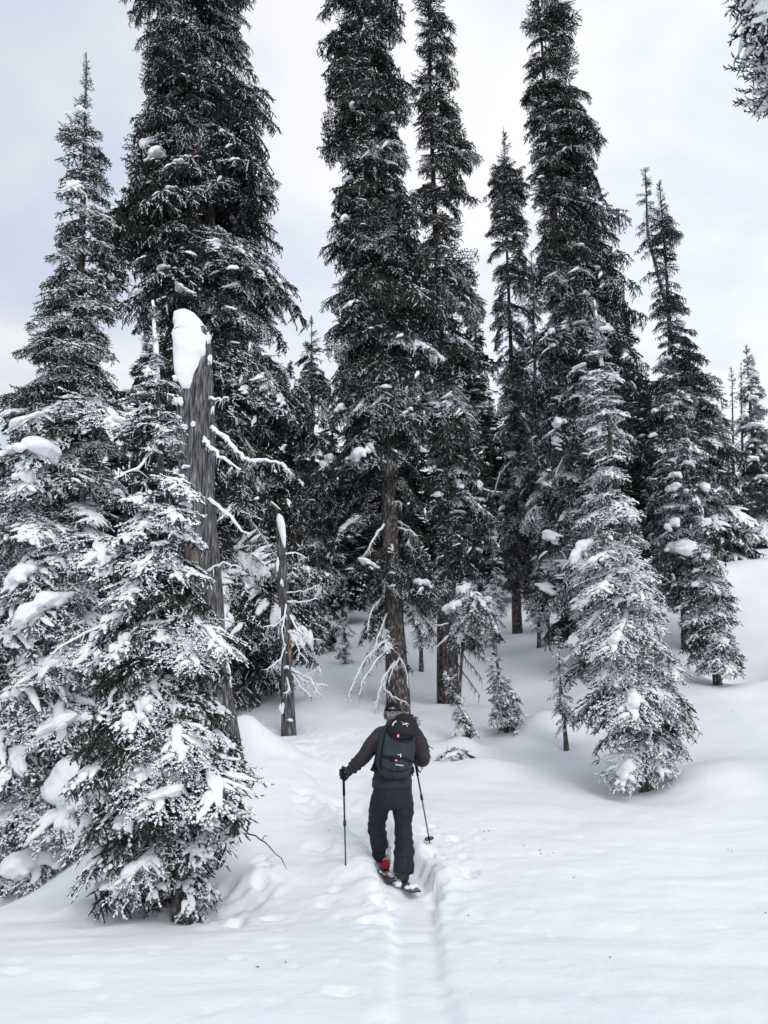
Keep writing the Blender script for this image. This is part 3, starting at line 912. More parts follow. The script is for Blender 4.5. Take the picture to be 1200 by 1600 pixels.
# its second leader: a stem with boughs of its own, still part of this tree
b2, t2 = at(1046, 500, 24.9), at(1008, 262, 24.9)
Pst = np.array([b2, b2 * .45 + t2 * .55 + (-.28, 0, 0), t2]); A, _, _ = trunk_mesh(Pst - tL.b, [.07, .05, .012], MAT_BARK, n=7, seed=3, rings=20)
link('second_leader', A.mesh('second_leader', [MAT_BARK]), tL.root)
rg2 = np.random.default_rng(77)
for i in range(80):
    q = rg2.uniform(.05, 1.0)
    c = np.array([np.interp(q, (0, .55, 1), Pst[:, k]) for k in range(3)])
    ln = (.62 * (1 - q) ** .7 + .16) * rg2.uniform(.6, 1.1); ph = rg2.uniform(0, 6.28); de = R(20 - 70 * max(0, q - .7) / .3)
    link('bough', bough_set('coarse', 'dark', .45, int(rg2.integers(0, 4))), tL.root, mat44(rotz(ph) @ roty(de), c - tL.b, ln / .45))

tF = Tree('background_spruce', 'dark pointed spruce seen in the gap between the broad left spruce and the middle pair', 'tree', 24.0, (487, 492), (492, 1055),
    [(492, 485, 489), (560, 466, 510), (640, 450, 526), (750, 446, 540), (850, 440, 548), (950, 432, 546), (1040, 432, 545)],
    170, 'coarse', mixed(.5, .2), dia=.3, droop=(38, 25), clumps=16, clump_size=(.1, .22), seed=51)

tO = Tree('snow_laden_spruce', 'pointed spruce carrying heaped snow pillows half way up behind the white frosted fir', 'tree', 17.6, (1044, 540), (1075, 985),
    [(540, 1042, 1046), (600, 1026, 1066), (680, 1016, 1090), (740, 1010, 1108), (800, 1008, 1120), (880, 1010, 1130), (960, 1020, 1130)],
    190, 'coarse', lambda rel, rng: 'dusted' if rng.random() < .55 else ('rimed' if rng.random() < .6 else 'laden'), dia=.26, droop=(36, 14), clumps=20, clump_size=(.10, .2), seed=57)
for c in [(1056, 742, 26, 24, 10), (1058, 762, 38, 26, 5), (1092, 758, 38, 30, 20), (1060, 855, 76, 50, 5), (1048, 820, 30, 34, -30), (1098, 815, 26, 40, 50), (1040, 560, 20, 10, 0), (1020, 680, 18, 16, 0), (1075, 725, 26, 14, 20), (1110, 880, 50, 34, 35), (1025, 640, 18, 16, -20)]:
    tO.clump_px(*c[:4], tilt=c[4])

tM = Tree('white_frosted_fir', 'frost-whitened fir standing alone on the open snow at the right of the skier', 'tree', 10.6, (930, 476), (1010, 1222),
    [(476, 928, 932), (500, 922, 942), (520, 917, 949), (600, 897, 969), (680, 893, 992), (760, 905, 1004), (850, 892, 1018), (920, 878, 1050), (1000, 870, 1062), (1080, 868, 1088), (1140, 885, 1106), (1190, 930, 1108), (1216, 948, 1092)],
    225, 'fine', lambda rel, rng: 'white' if rng.random() < (.5 + .7 * rel) else ('rimed' if rng.random() < .8 else 'laden'), dia=.17, droop=(36, 6), clumps=12, clump_size=(.08, .14), seed=61, ragged=(.40, 1.06), wh=.30)
for c in [(947, 513, 24, 16, 5), (960, 590, 26, 10, 0), (905, 860, 50, 40, -40), (940, 915, 30, 24, 0), (985, 800, 22, 18, 0), (935, 870, 40, 26, -30), (975, 1205, 40, 40, -60), (960, 1000, 30, 40, -40), (990, 1100, 30, 50, -60)]:
    tM.clump_px(*c[:4], tilt=c[4])

tN = Tree('half_buried_fir', 'small frosted fir on the bank behind the white fir, skirts on the snow', 'tree', 15.2, (1093, 826), (1120, 1058),
    [(826, 1091, 1095), (870, 1074, 1120), (920, 1064, 1146), (970, 1054, 1162), (1020, 1060, 1168), (1055, 1076, 1172)],
    130, 'fine', pick((.4, 'rimed'), (.35, 'white'), (.25, 'dusted')), dia=.14, droop=(34, 12), clumps=14, clump_size=(.10, .2), seed=67, wh=.24, ragged=(.4,1.2))

tB = Tree('near_fir', 'nearest fir, snow plastered on its left boughs, growing against the broken grey snag', 'tree', 7.25, (240, 478), (288, 1440),
    [(478, 238, 242), (540, 228, 253), (560, 220, 262), (600, 204, 282), (680, 192, 294), (740, 190, 308), (800, 176, 320), (880, 162, 344), (960, 150, 358), (1060, 150, 366), (1150, 126, 374), (1240, 106, 400), (1320, 130, 386), (1400, 150, 350), (1440, 180, 336), (1458, 200, 326)],
    255, 'fine', lambda rel, rng: ('laden' if rng.random() < .48 else ('dusted' if rng.random() < .7 else 'white')) if rel < .75 else ('white' if rng.random() < .6 else 'rimed'), dia=.17, droop=(36, 8), clumps=8, clump_size=(.06, .12), seed=71, up_top=.08, ragged=(.48, 1.08), wh=.30)
for c in [(215, 1110, 50, 62, -60), (188, 1005, 34, 50, -60), (222, 822, 26, 32, -20), (300, 1028, 26, 18, 10), (215, 1195, 60, 40, -30), (165, 1215, 60, 60, -45), (250, 1240, 66, 36, -15), (140, 1290, 60, 60, -55), (195, 1375, 60, 30, -15), (175, 965, 30, 34, -30), (232, 580, 22, 26, -10), (218, 1350, 50, 36, -30), (280, 1170, 44, 24, -10), (335, 1240, 26, 26, 50), (268, 810, 30, 12, 0), (295, 770, 26, 16, 30), (150, 1345, 34, 60, -70), (345, 1010, 40, 14, 25), (222, 880, 36, 20, -20), (205, 925, 40, 22, -25)]:
    tB.clump_px(*c[:4], tilt=c[4])

# small firs on the slope
tQ = Tree('small_fir', 'knee-high stemmed sapling with a snow cone at its foot, right of the lichen-hung trunk', 'tree', 13.5, (766, 962), (792, 1152),
    [(962, 764, 768), (1000, 756, 776), (1050, 758, 795), (1090, 757, 810), (1130, 764, 826), (1146, 772, 830)],
    110, 'fine', pick((.45, 'rimed'), (.3, 'white'), (.25, 'dusted')), dia=.07, droop=(36, 8), clumps=3, clump_size=(.06, .1), seed=81, wh=.17, ragged=(.4,1.2))
tR = Tree('bent_sapling', 'slim rime-covered sapling bent in front of the trunk with a second stem', 'tree', 13.0, (697, 1040), (735, 1166),
    [(1040, 692, 702), (1060, 690, 716), (1090, 696, 730), (1120, 708, 746), (1160, 718, 757)],
    62, 'fine', pick((.5, 'white'), (.3, 'rimed'), (.2, 'dusted')), dia=.06, droop=(45, 20), clumps=4, clump_size=(.05, .1), seed=83)
tR2 = Tree('snow_capped_fir', 'young fir under thick white snow caps beside the trunk with a second stem', 'tree', 15.0, (728, 902), (716, 1090),
    [(902, 726, 730), (925, 706, 745), (955, 696, 764), (985, 692, 780), (1020, 698, 772)],
    70, 'fine', pick((.6, 'laden'), (.2, 'white'), (.2, 'dusted')), dia=.06, droop=(50, 20), clumps=5, clump_size=(.1, .16), seed=87)
for c in [(708, 945, 34, 28, -25), (745, 940, 32, 28, 15), (722, 920, 20, 26, 0), (762, 935, 14, 16, 0)]:
    tR2.clump_px(*c[:4], tilt=c[4])
tV = Tree('slender_sapling', 'slender wispy sapling left of the white frosted fir', 'tree', 14.2, (872, 980), (876, 1100),
    [(980, 870, 874), (1010, 858, 886), (1050, 852, 890), (1098, 856, 892)],
    40, 'fine', pick((.6, 'white'), (.4, 'rimed')), dia=.05, droop=(30, 5), seed=91)
tV2 = Tree('squat_sapling', 'squat snow-dusted sapling at the left foot of the white frosted fir', 'tree', 12.6, (874, 1040), (884, 1140),
    [(1040, 872, 876), (1070, 862, 896), (1110, 860, 904), (1150, 866, 906)],
    45, 'fine', pick((.5, 'white'), (.3, 'rimed'), (.2, 'laden')), dia=.06, droop=(40, 15), clumps=3, clump_size=(.07, .12), seed=93)
tT = Tree('sapling_behind_skier', 'little fir whose sprays poke out beside the dark backpack', 'tree', 9.6, (640, 1100), (640, 1200),
    [(1112, 620, 655), (1130, 610, 668), (1150, 612, 676), (1170, 612, 684), (1200, 606, 672)],
    34, 'fine', pick((.7, 'dusted'), (.3, 'rimed')), dia=.05, droop=(28, 12), seed=97)
# a fir tip pressed over by the snow: bends out of a drift
tS = Tree('snow_bent_tip', 'low snow-crusted fir tip arching out of a drift right of the skier', 'tree', 11.8, (712, 1168), (742, 1200),
    [(1168, 690, 728), (1180, 694, 745), (1195, 715, 752)],
    26, 'fine', pick((.6, 'white'), (.4, 'rimed')), dia=.04, droop=(20, -5), clumps=3, clump_size=(.08, .13), seed=99, up_top=.01)

for tr, u0 in ((tB, 240), (tM, 930)):              # rime-white leader shoots
    q = np.linspace(.86, 1.01, 8)
    P = (tr.b[None] * (1 - q[:, None]) + tr.t[None] * q[:, None]) - tr.b + tr.rng.normal(0, .004, (8, 3))
    V, Fc = tube(P, np.linspace(.034, .014, 8) * (1 + .35 * tr.rng.normal(0, .5, 8).clip(-1, 1)), n=9); A = Acc(); A.add(V, Fc, 0, True)
    link('leader', A.mesh('leader', [MAT_SNOW]), tr.root)
# snow-covered young firs closing the gaps between the trunks farther up
for args in [('young firs up the slope', (768, 815), (772, 985), 21.5, [(815, 766, 770), (860, 752, 786), (930, 744, 796), (982, 748, 800)], 'snow-caked young fir low between the second-stem trunk and the grey trunk', 301),
             ('young firs up the slope', (838, 862), (842, 990), 21.0, [(862, 836, 840), (900, 824, 852), (950, 818, 862), (988, 820, 866)], 'low snow-caked young fir right of the grey trunk', 302),
             ('young firs up the slope', (655, 842), (658, 1015), 20.5, [(842, 653, 657), (890, 640, 674), (960, 630, 684), (1012, 634, 684)], 'snow-caked young fir seen in the gap between the two tall middle trunks', 303),
             ('young firs up the slope', (735, 770), (738, 1000), 23.0, [(770, 733, 737), (830, 718, 752), (920, 708, 762), (995, 712, 764)], 'frosted young fir behind the young fir under thick snow caps', 304),
             ('young firs up the slope', (905, 900), (908, 1030), 17.5, [(900, 903, 907), (940, 888, 924), (1000, 880, 932), (1028, 884, 934)], 'snow-caked young fir half hidden by the left side of the white frosted fir', 305),
             ('young firs up the slope', (540, 900), (538, 1050), 21.0, [(900, 538, 542), (950, 528, 552), (1010, 520, 558), (1046, 524, 560)], 'frosted young fir left of the thick bare trunk', 306)]:
    Tree('young_fir', args[5], 'tree', args[3], args[1], args[2], args[4], 75, 'coarse', pick((.5, 'laden'), (.3, 'white'), (.2, 'rimed')), dia=.10, droop=(36, 12), clumps=7, clump_size=(.12, .22), group=args[0], seed=args[6], wh=.3)

# right-hand edge, far bank
tP = Tree('bank_top_fir', 'pointed fir with snow shelves on the far bank at the right edge', 'tree', 33.0, (1166, 538), (1192, 890),
    [(538, 1164, 1168), (580, 1156, 1186), (640, 1150, 1202), (720, 1146, 1216), (800, 1140, 1232), (880, 1140, 1240)],
    150, 'coarse', pick((.5, 'dark'), (.3, 'dusted'), (.2, 'laden')), dia=.35, droop=(35, 20), clumps=26, clump_size=(.16, .32), seed=101)
for c in [(1178, 588, 20, 10, 10), (1175, 622, 22, 14, 0), (1176, 665, 40, 14, 0), (1168, 615, 8, 16, 0), (1175, 717, 24, 18, 0), (1188, 745, 22, 14, 0), (1163, 650, 14, 20, -30)]:
    tP.clump_px(*c[:4], tilt=c[4])
Tree('thin_pole_spruce', 'thin club-headed spruce on the far bank left of the pointed fir at the right edge', 'tree', 40.0, (1143, 572), (1152, 880),
    [(572, 1141, 1145), (590, 1136, 1150), (640, 1139, 1153), (690, 1140, 1158), (740, 1135, 1160), (860, 1120, 1175)], 100, 'coarse', pick((.8, 'dark'), (.2, 'dusted')), dia=.25, droop=(30, 20), seed=103)
Tree('spire_spruce', 'needle-thin black spire touching the left side of the pointed fir at the right edge', 'tree', 38.0, (1158, 566), (1164, 880),
    [(566, 1156, 1160), (600, 1153, 1165), (650, 1152, 1168), (720, 1150, 1172), (860, 1140, 1185)], 90, 'coarse', pick((.8, 'dark'), (.2, 'dusted')), dia=.25, droop=(40, 30), seed=107)
# left edge, behind the frosted spruce
Tree('edge_spruce', 'dark spruce showing at the far left edge behind the frosted spruce', 'tree', 20.0, (-22, 600), (-30, 1120),
    [(600, -24, -20), (660, -40, 0), (740, -60, 12), (900, -90, 25), (1080, -110, 40)], 110, 'coarse', pick((.4, 'dark'), (.6, 'dusted')), dia=.3, droop=(38, 20), clumps=6, seed=109)
# top right corner: a crusted fir whose trunk stands outside the view
tX = Tree('overhanging_fir', 'rime-crusted crown edge hanging into the upper right corner', 'tree', 9.0, (1330, -900), (1420, 1500),
    [(-900, 1325, 1335), (-500, 1300, 1400), (-200, 1255, 1480), (-20, 1196, 1520), (60, 1200, 1530), (95, 1212, 1540), (115, 1230, 1540), (130, 1270, 1545)],
    280, 'coarse', pick((.5, 'laden'), (.5, 'white')), dia=.45, droop=(62, 50), clumps=12, clump_size=(.12, .2), seed=113, ragged=(.75, 1.02), front=.2)

# ------------------------------------------------------------------ woods farther up the slope
def far_crown(seed, snow):
    """one joined crown of unit height: short drooping sprays round a spire"""
    rng = np.random.default_rng(seed)
    A = Acc()
    for i in range(260):
        q = (i + rng.random()) / 260
        z = 0.06 + .93 * q
        rad = .19 * (1 - q) ** .8 * rng.uniform(.45, 1.1) * (1 + .35 * math.sin(z * 60)) + .006
        ph = rng.uniform(0, 6.283); de = R(rng.uniform(15, 45))
        c, s = math.cos(ph), math.sin(ph)
        d = np.array((c * math.cos(de), s * math.cos(de), -math.sin(de))); yv = np.array((-s, c, 0)); zv = np.cross(d, yv)
        o = np.array((0, 0, z + rad * math.sin(de)))
        for k in range(7):
            f0 = .15 + .8 * k / 7; w = rad * .38 * math.sin(math.pi * min(1, f0 + .15)) + .004
            for sd in (-1, 1):
                p = o + d * rad * f0
                tip = p + d * rad * .22 + yv * sd * w + zv * rng.uniform(-.012, .004)
                q1 = p + d * rad * .16
                A.add([p, q1, tip], [(0, 1, 2)], 1)
                if rng.random() < snow:
                    up = np.array((0, 0, .004))
                    A.add([p + up, q1 + up, tip * .8 + p * .2 + up], [(0, 1, 2)], 2)
        if rng.random() < snow * .5:
            V, Fc = ICO[1]
            A.add(o + d * rad * rng.uniform(.5, .9) + V * np.array((.014, .014, .007)) * rng.uniform(.6, 1.4), Fc, 3, True)
    return A.mesh('crown', [MAT_TWIG, MAT_NEEDLE_D, MAT_FROST, MAT_SNOW])
FAR = [far_crown(200 + k, s) for k, s in enumerate((.12, .2, .3, .18))]
ATf, _, _ = trunk_mesh(np.array([(0, 0, -.03), (0, 0, .97)]), [.016, .002], MAT_BARK, n=7, rings=12)
FAR_TRUNK = ATf.mesh('trunk', [MAT_BARK])
far_list = [  # u of the top, v of the top, distance, label
    (455, 560, 30, 'dark conifer filling the gap right of the broad left spruce'),
    (520, 640, 34, 'conifer deep in the woods left of the thick bare trunk'),
    (540, 700, 29, 'snow-flecked conifer low behind the left side of the thick bare trunk'),
    (590, 560, 36, 'conifer hidden behind the tallest middle tree'),
    (640, 600, 32, 'dark conifer seen between the two tall middle trunks'),
    (700, 560, 35, 'conifer behind the open crowned fir'),
    (742, 470, 33, 'conifer spire filling the gap right of the open crowned fir'),
    (765, 610, 29, 'snowy conifer behind the gap-toothed grey-trunked tree'),
    (800, 560, 38, 'far conifer behind the gap-toothed grey-trunked tree'),
    (880, 520, 34, 'conifer behind the tallest right-hand spruce'),
    (930, 560, 30, 'conifer behind the top of the white frosted fir'),
    (975, 470, 33, 'dark conifer left of the twin-topped spruce'),
    (1010, 600, 29, 'conifer low in the gap under the twin-topped spruce'),
    (1105, 690, 33, 'snowy conifer right of the twin-topped spruce on the bank'),
    (1128, 760, 30, 'low snowy conifer on the bank crest before the right edge'),
    (1215, 600, 36, 'conifer just past the right edge on the bank'),
    (395, 480, 31, 'conifer behind the right boughs of the broad left spruce'),
    (310, 420, 33, 'conifer behind the broken grey snag'),
    (230, 520, 27, 'conifer behind the top of the nearest fir'),
    (150, 620, 25, 'conifer behind the middle of the left frosted spruce'),
    (60, 680, 27, 'conifer low behind the left frosted spruce'),
]
for k, (u, v, Y, lab) in enumerate(far_list):
    t = at(u, v, Y)
    bz = gz(t[0], Y)
    H = t[2] - bz
    o = thing('distant_conifer', lab, 'tree', (t[0], Y, bz), 'conifers in the woods up the slope')
    o.rotation_euler = (0, 0, 1.7 * k)
    M = Matrix.Diagonal((H * (1.0 if H > 12 else 1.25), H * (1.0 if H > 12 else 1.25), H, 1))
    link('crown', FAR[k % 4], o, M); link('trunk', FAR_TRUNK, o, M)
# woods closing the background beyond what can be told apart
A = Acc(); rr = np.random.default_rng(9)
woods = bpy.data.objects.new('distant_woods', None)
for i in range(60):
    a = rr.uniform(-1, 1); Y = rr.uniform(46, 80); x = a * Y * .62
    if -0.06 < x / Y < -0.02:
        continue
    me = FAR[i % 4]
    H = rr.uniform(7, 13) if x / Y < .40 else rr.uniform(4, 7)
    V = np.empty(len(me.vertices) * 3, np.float32); me.vertices.foreach_get('co', V); V = V.reshape(-1, 3)
    Fc = np.empty(len(me.polygons) * 3, np.int32); me.loops.foreach_get('vertex_index', Fc); Mi = np.empty(len(me.polygons), np.int32); me.polygons.foreach_get('material_index', Mi)
    Rm = rotz(rr.uniform(0, 6.28))
    A.add(V @ Rm.T * H + np.array((x, Y, gz(x, Y))), Fc.reshape(-1, 3), Mi)
o = link('distant_woods', A.mesh('distant_woods', [MAT_TWIG, MAT_NEEDLE_D, MAT_FROST, MAT_SNOW]))
o['kind'] = 'stuff'; o['label'] = 'mass of snowy conifers far up the slope'
bpy.data.objects.remove(woods)

# ------------------------------------------------------------------ dead branches, lichen, snags
def hit_ground(u, v):
    """where the sight line through a photo pixel meets the snow"""
    lo = None
    for Y in np.arange(3.5, 40, .02):
        p = at(u, v, Y)
        if p[2] < gz(p[0], Y):
            return np.array((p[0], Y, gz(p[0], Y)))
    return at(u, v, 40)


def branch_mesh(path, r0, rng, frost=True, side=6, lichen=0):
    P = np.asarray(path, float)
    k = max(6, len(P) * 3)
    q = np.linspace(0, 1, k); t = np.linspace(0, 1, len(P))
    C = np.stack([np.interp(q, t, P[:, j]) for j in range(3)], -1)
    C[1:-1] += rng.normal(0, r0 * .5, (k - 2, 3))
    A = Acc()
    rad = r0 * (1 - .75 * q)
    V, Fc = tube(C, rad, n=6); A.add(V, Fc, 0, True)
    if frost:
        off = np.zeros((k, 3)); off[:, 2] = rad * .75
        rr = rad * (.95 + .35 * rng.random(k)) + .003
        V, Fc = tube(C + off, rr, n=6, radii2=rr * 1.15); A.add(V, Fc, 1, True)
    L = np.linalg.norm(np.diff(C, axis=0), axis=1).sum()
    for i in range(int(side * L * 3)):
        qq = rng.uniform(.15, 1)
        p = np.array([np.interp(qq, q, C[:, j]) for j in range(3)])
        d = unit(np.array((rng.uniform(-.6, .6), rng.uniform(-.6, .6), rng.uniform(-1.2, .15))))
        ln = rng.uniform(.03, .12)
        mid = p + d * ln * .5 + rng.normal(0, .008, 3)
        V, Fc = tube([p, mid, p + d * ln + (0, 0, -.02)], [.005, .004, .002], n=3, caps=False); A.add(V, Fc, 1 if frost and rng.random() < .75 else 0)
    for i in range(int(lichen * L * 30)):
        qq = rng.uniform(.1, 1)
        p = np.array([np.interp(qq, q, C[:, j]) for j in range(3)])
        ln = rng.uniform(.06, .26); w = rng.uniform(.006, .014); a = rng.uniform(0, 3.14)
        s = np.array((math.cos(a), math.sin(a), 0)) * w
        e = p + np.array((rng.normal(0, .02), rng.normal(0, .02), -ln))
        A.add([p - s, p + s, e], [(0, 1, 2)], 2)
    return A


def dead_branch(root, base, pxs, Y, r0, frost=True, side=6, lichen=0, wood=MAT_TWIG, dY=0.0, seed=0):
    path = [at(u, v, Y + dY * k / max(1, len(pxs) - 1)) - base for k, (u, v) in enumerate(pxs)]
    A = branch_mesh(path, r0, np.random.default_rng(seed + int(pxs[0][0] * 7 + pxs[0][1])), frost, side, lichen)
    return link('dead_branch', A.mesh('dead_branch', [wood, MAT_SNOW, MAT_LICHEN]), root)


def snag(name, label, Y, axis_px, rad_px, seed, slant, mat=MAT_WOOD, n=64):
    P = np.array([at(u, v, Y) for u, v in axis_px])
    P[-1][2] = gz(P[-1][0], Y)
    base = P[-1].copy()
    root = thing(name, label, 'dead tree', base)
    rad = np.array(rad_px) * Y / F
    P = np.concatenate([P, [P[-1] + (0.02, 0, -.5)]])[::-1]; rad = np.r_[rad, rad[-1] * 1.15][::-1]
    A, C, rr = trunk_mesh(P - base, rad, mat, n=n, rough=.05, seed=seed, rings=90, groove=.17)
    V = A.v[0]; nb = 90 * n
    q = np.repeat(np.linspace(0, 1, 90), n)
    th = np.tile(np.linspace(0, 2 * math.pi, n, endpoint=False), 90)
    dx = (V[:nb, 0] - np.repeat(C[:, 0], n)) / np.repeat(rr, n)
    w = smooth01((q - .90) / .10)
    jag = vnoise(np.stack([np.cos(th) * 4, np.sin(th) * 4, q * 0], -1), seed + 2)
    V[:nb, 2] += w * (slant * dx + .10 * jag)
    V[nb + 1, 2] -= .12
    link('trunk', A.mesh('trunk', [mat]), root)
    return root, base

# the broken snag with a tall leaning cap of snow
sC, bC = snag('broken_snag', 'thick broken grey snag behind the nearest fir, topped by a leaning hood of snow', 10.2,
    [(306, 535), (305, 600), (306, 680), (310, 760), (316, 850), (324, 980), (337, 1090), (346, 1180)], [22, 28, 28.5, 28, 27, 26, 26, 30], 3, .20)


def snow_blob(path, radii, seed, r2=None, amp=.12):
    V, Fc = tube(path, radii, n=28, radii2=r2)
    N = V.copy()
    ctr = V.mean(0)
    V = V + (V - ctr) * 0 + amp * np.stack([fbm(N * 5 + 3, 3, seed), fbm(N * 5 + 40, 3, seed + 1), fbm(N * 5 + 80, 3, seed + 2)], -1) * np.max(radii)
    A = Acc(); A.add(V, Fc, 0, True); return A


def resample(path, vals, k):
    P = np.asarray(path, float); t = np.linspace(0, 1, len(P)); q = np.linspace(0, 1, k)
    # smooth interpolation by repeated corner cutting of the linear samples
    C = np.stack([np.interp(q, t, P[:, j]) for j in range(P.shape[1])], -1)
    out = [np.interp(q, t, v) for v in vals]
    for _ in range(4):
        C[1:-1] = .25 * C[:-2] + .5 * C[1:-1] + .25 * C[2:]
        for o in out:
            o[1:-1] = .25 * o[:-2] + .5 * o[1:-1] + .25 * o[2:]
    return C, out
pth = [at(u, v, Y) - bC for u, v, Y in [(289, 606, 9.98), (291, 585, 10.0), (294, 560, 10.06), (298, 540, 10.15), (300, 522, 10.2), (292, 505, 10.2), (280, 493, 10.2), (272, 487, 10.2)]]
C, (ra, rb) = resample(pth, [[.05, .14, .19, .245, .25, .20, .12, .02], [.03, .08, .14, .22, .23, .19, .11, .02]], 26)
link('snow_hood', snow_blob(C, ra, 4, rb, .15).mesh('snow_hood', [MAT_SNOW]), sC)
for (u, v, w, h) in [(276, 625, 26, 40), (280, 590, 22, 24), (286, 668, 30, 20), (306, 664, 20, 26), (291, 730, 30, 16), (275, 735, 14, 18), (328, 560, 10, 40), (312, 905, 12, 40), (332, 640, 8, 30)]:
    p = at(u, v, 10.0); sc = 10.0 / F
    link('snow_clump', CLUMPS[(u + v) % 9], sC, mat44(rotz(u) @ np.diag((w * .5 * sc, w * .4 * sc, h * .5 * sc)), p - bC))
for k, (pl, r0, fr, li) in enumerate([
    ([(330, 670), (346, 682), (368, 708), (384, 719), (410, 720), (436, 723), (448, 731), (455, 742)], .030, True, 0),
    ([(316, 688), (326, 694), (345, 716), (376, 735)], .034, True, 0),
    ([(326, 782), (350, 802), (374, 826), (390, 836)], .026, True, 0),
    ([(328, 624), (346, 625), (357, 622)], .022, True, 0),
    ([(335, 1085), (356, 1138), (380, 1186), (412, 1230)], .020, False, 0),
    ([(322, 895), (350, 880), (376, 888)], .016, True, 0),
    ([(320, 960), (340, 985), (356, 1030), (362, 1075)], .016, True, 0)]):
    dead_branch(sC, bC, pl, 10.05, r0, fr, 9 if fr else 1, li, MAT_WOOD, dY=-.25, seed=k)
# strip of bare brown wood low on the snag where the outer shell has fallen off
P = [at(u, v, 9.93) - bC for u, v in [(300, 840), (303, 900), (308, 960), (316, 1040)]]
A = Acc(); V, Fc = tube(P, [.03, .08, .085, .03], n=8, radii2=[.03, .09, .09, .04]); A.add(V, Fc, 0, True)
link('bare_wood', A.mesh('bare_wood', [MAT_WOOD_B]), sC)

sE, bE = snag('small_snag', 'slender grey snag with bare frosted branches on the snow left of the skier', 13.0,
    [(437, 806), (440, 860), (443, 930), (446, 1000), (449, 1070), (451, 1140)], [5.5, 7.5, 8.5, 9, 9.5, 11], 7, -.06, n=24)
pth = [at(u, v, 12.95) - bE for u, v in [(444, 856), (443, 840), (440, 822), (437, 808), (435, 803)]]
C, (ra, rb) = resample(pth, [[.02, .045, .055, .06, .01], [.02, .05, .065, .065, .01]], 14)
link('snow_hood', snow_blob(C, ra, 14, rb, .10).mesh('snow_hood', [MAT_SNOW]), sE)
for (u, v, w, h) in [(441, 910, 8, 26), (434, 880, 6, 50), (437, 960, 6, 60), (448, 1042, 14, 14), (452, 1125, 14, 12), (440, 1105, 8, 40)]:
    p = at(u, v, 12.86); sc = 12.86 / F
    link('snow_clump', CLUMPS[(u + v) % 9], sE, mat44(rotz(u) @ np.diag((w * .5 * sc, w * .4 * sc, h * .5 * sc)), p - bE))
for k, (pl, dY) in enumerate([([(446, 866), (462, 864), (480, 872)], .2), ([(448, 927), (474, 924), (499, 914)], -.2), ([(449, 941), (472, 941), (496, 935)], .2),
        ([(447, 962), (438, 972), (428, 978), (411, 979)], -.3), ([(453, 962), (464, 984), (476, 994), (488, 1002)], -.3), ([(452, 986), (476, 997), (502, 1000)], .3), ([(450, 987), (462, 1002), (468, 1022), (480, 1032)], -.5),
        ([(446, 1008), (438, 1030), (416, 1047)], -.4), ([(455, 1044), (474, 1057), (490, 1050), (500, 1040)], -.3), ([(456, 1054), (480, 1066), (512, 1072)], .2), ([(448, 1020), (440, 1040), (426, 1044)], .3),
        ([(447, 945), (441, 985), (446, 1010)], -.4), ([(448, 1060), (452, 1078), (444, 1085)], -.4), ([(456, 1052), (470, 1075), (490, 1090)], -.3), ([(449, 900), (458, 895), (466, 902)], -.2), ([(455, 1048), (485, 1060), (500, 1085)], -.5)]):
    dead_branch(sE, bE, pl, 12.9, .013, True, 13, 0, MAT_WOOD, dY=dY, seed=30 + k)
P = [at(u, v, 12.845) - bE for u, v in [(453, 988), (453, 1004), (453, 1020), (452, 1034)]]
A = Acc(); V, Fc = tube(P, [.008, .02, .022, .008], n=6); A.add(V, Fc, 0, True)
link('bare_wood', A.mesh('bare_wood', [MAT_ORANGE]), sE)

# dead lower limbs of the living trees
for k, (pl, r0, fr, li, dY) in enumerate([
    ([(608, 1000), (588, 1012), (566, 1040), (551, 1066), (545, 1090)], .024, True, .4, -.8), ([(612, 1010), (585, 1035), (568, 1062), (560, 1088)], .02, True, .4, -.6),
    ([(618, 1035), (598, 1062), (590, 1088), (586, 1108)], .02, True, .2, -.7), ([(606, 1052), (598, 1075), (615, 1090), (636, 1098)], .018, True, 0, -.8),
    ([(624, 1028), (614, 1045), (607, 1066)], .014, True, 0, -.35), ([(624, 1028), (634, 1045), (638, 1075)], .014, True, .2, -.35),
    ([(612, 852), (615, 870), (604, 896), (600, 920)], .02, True, .2, -.3), ([(618, 892), (614, 912), (620, 930)], .012, True, 0, -.25),
    ([(634, 925), (652, 942), (662, 970)], .016, False, .8, -.4), ([(600, 820), (582, 845), (570, 868)], .02, True, .3, -.5), ([(622, 826), (640, 829), (652, 838)], .022, True, 1.3, -.4),
    ([(612, 790), (620, 784), (628, 788)], .02, True, 2.2, -.35), ([(598, 930), (580, 955), (574, 985)], .016, True, .3, -.5), ([(604, 960), (590, 1000), (576, 1030)], .016, True, .3, -.6), ([(600, 745), (616, 752), (626, 750)], .018, False, 1.5, -.3)]):
    dead_branch(tG.root, tG.b, pl, 15.4, r0, fr, 16, li, dY=dY, seed=60 + k)
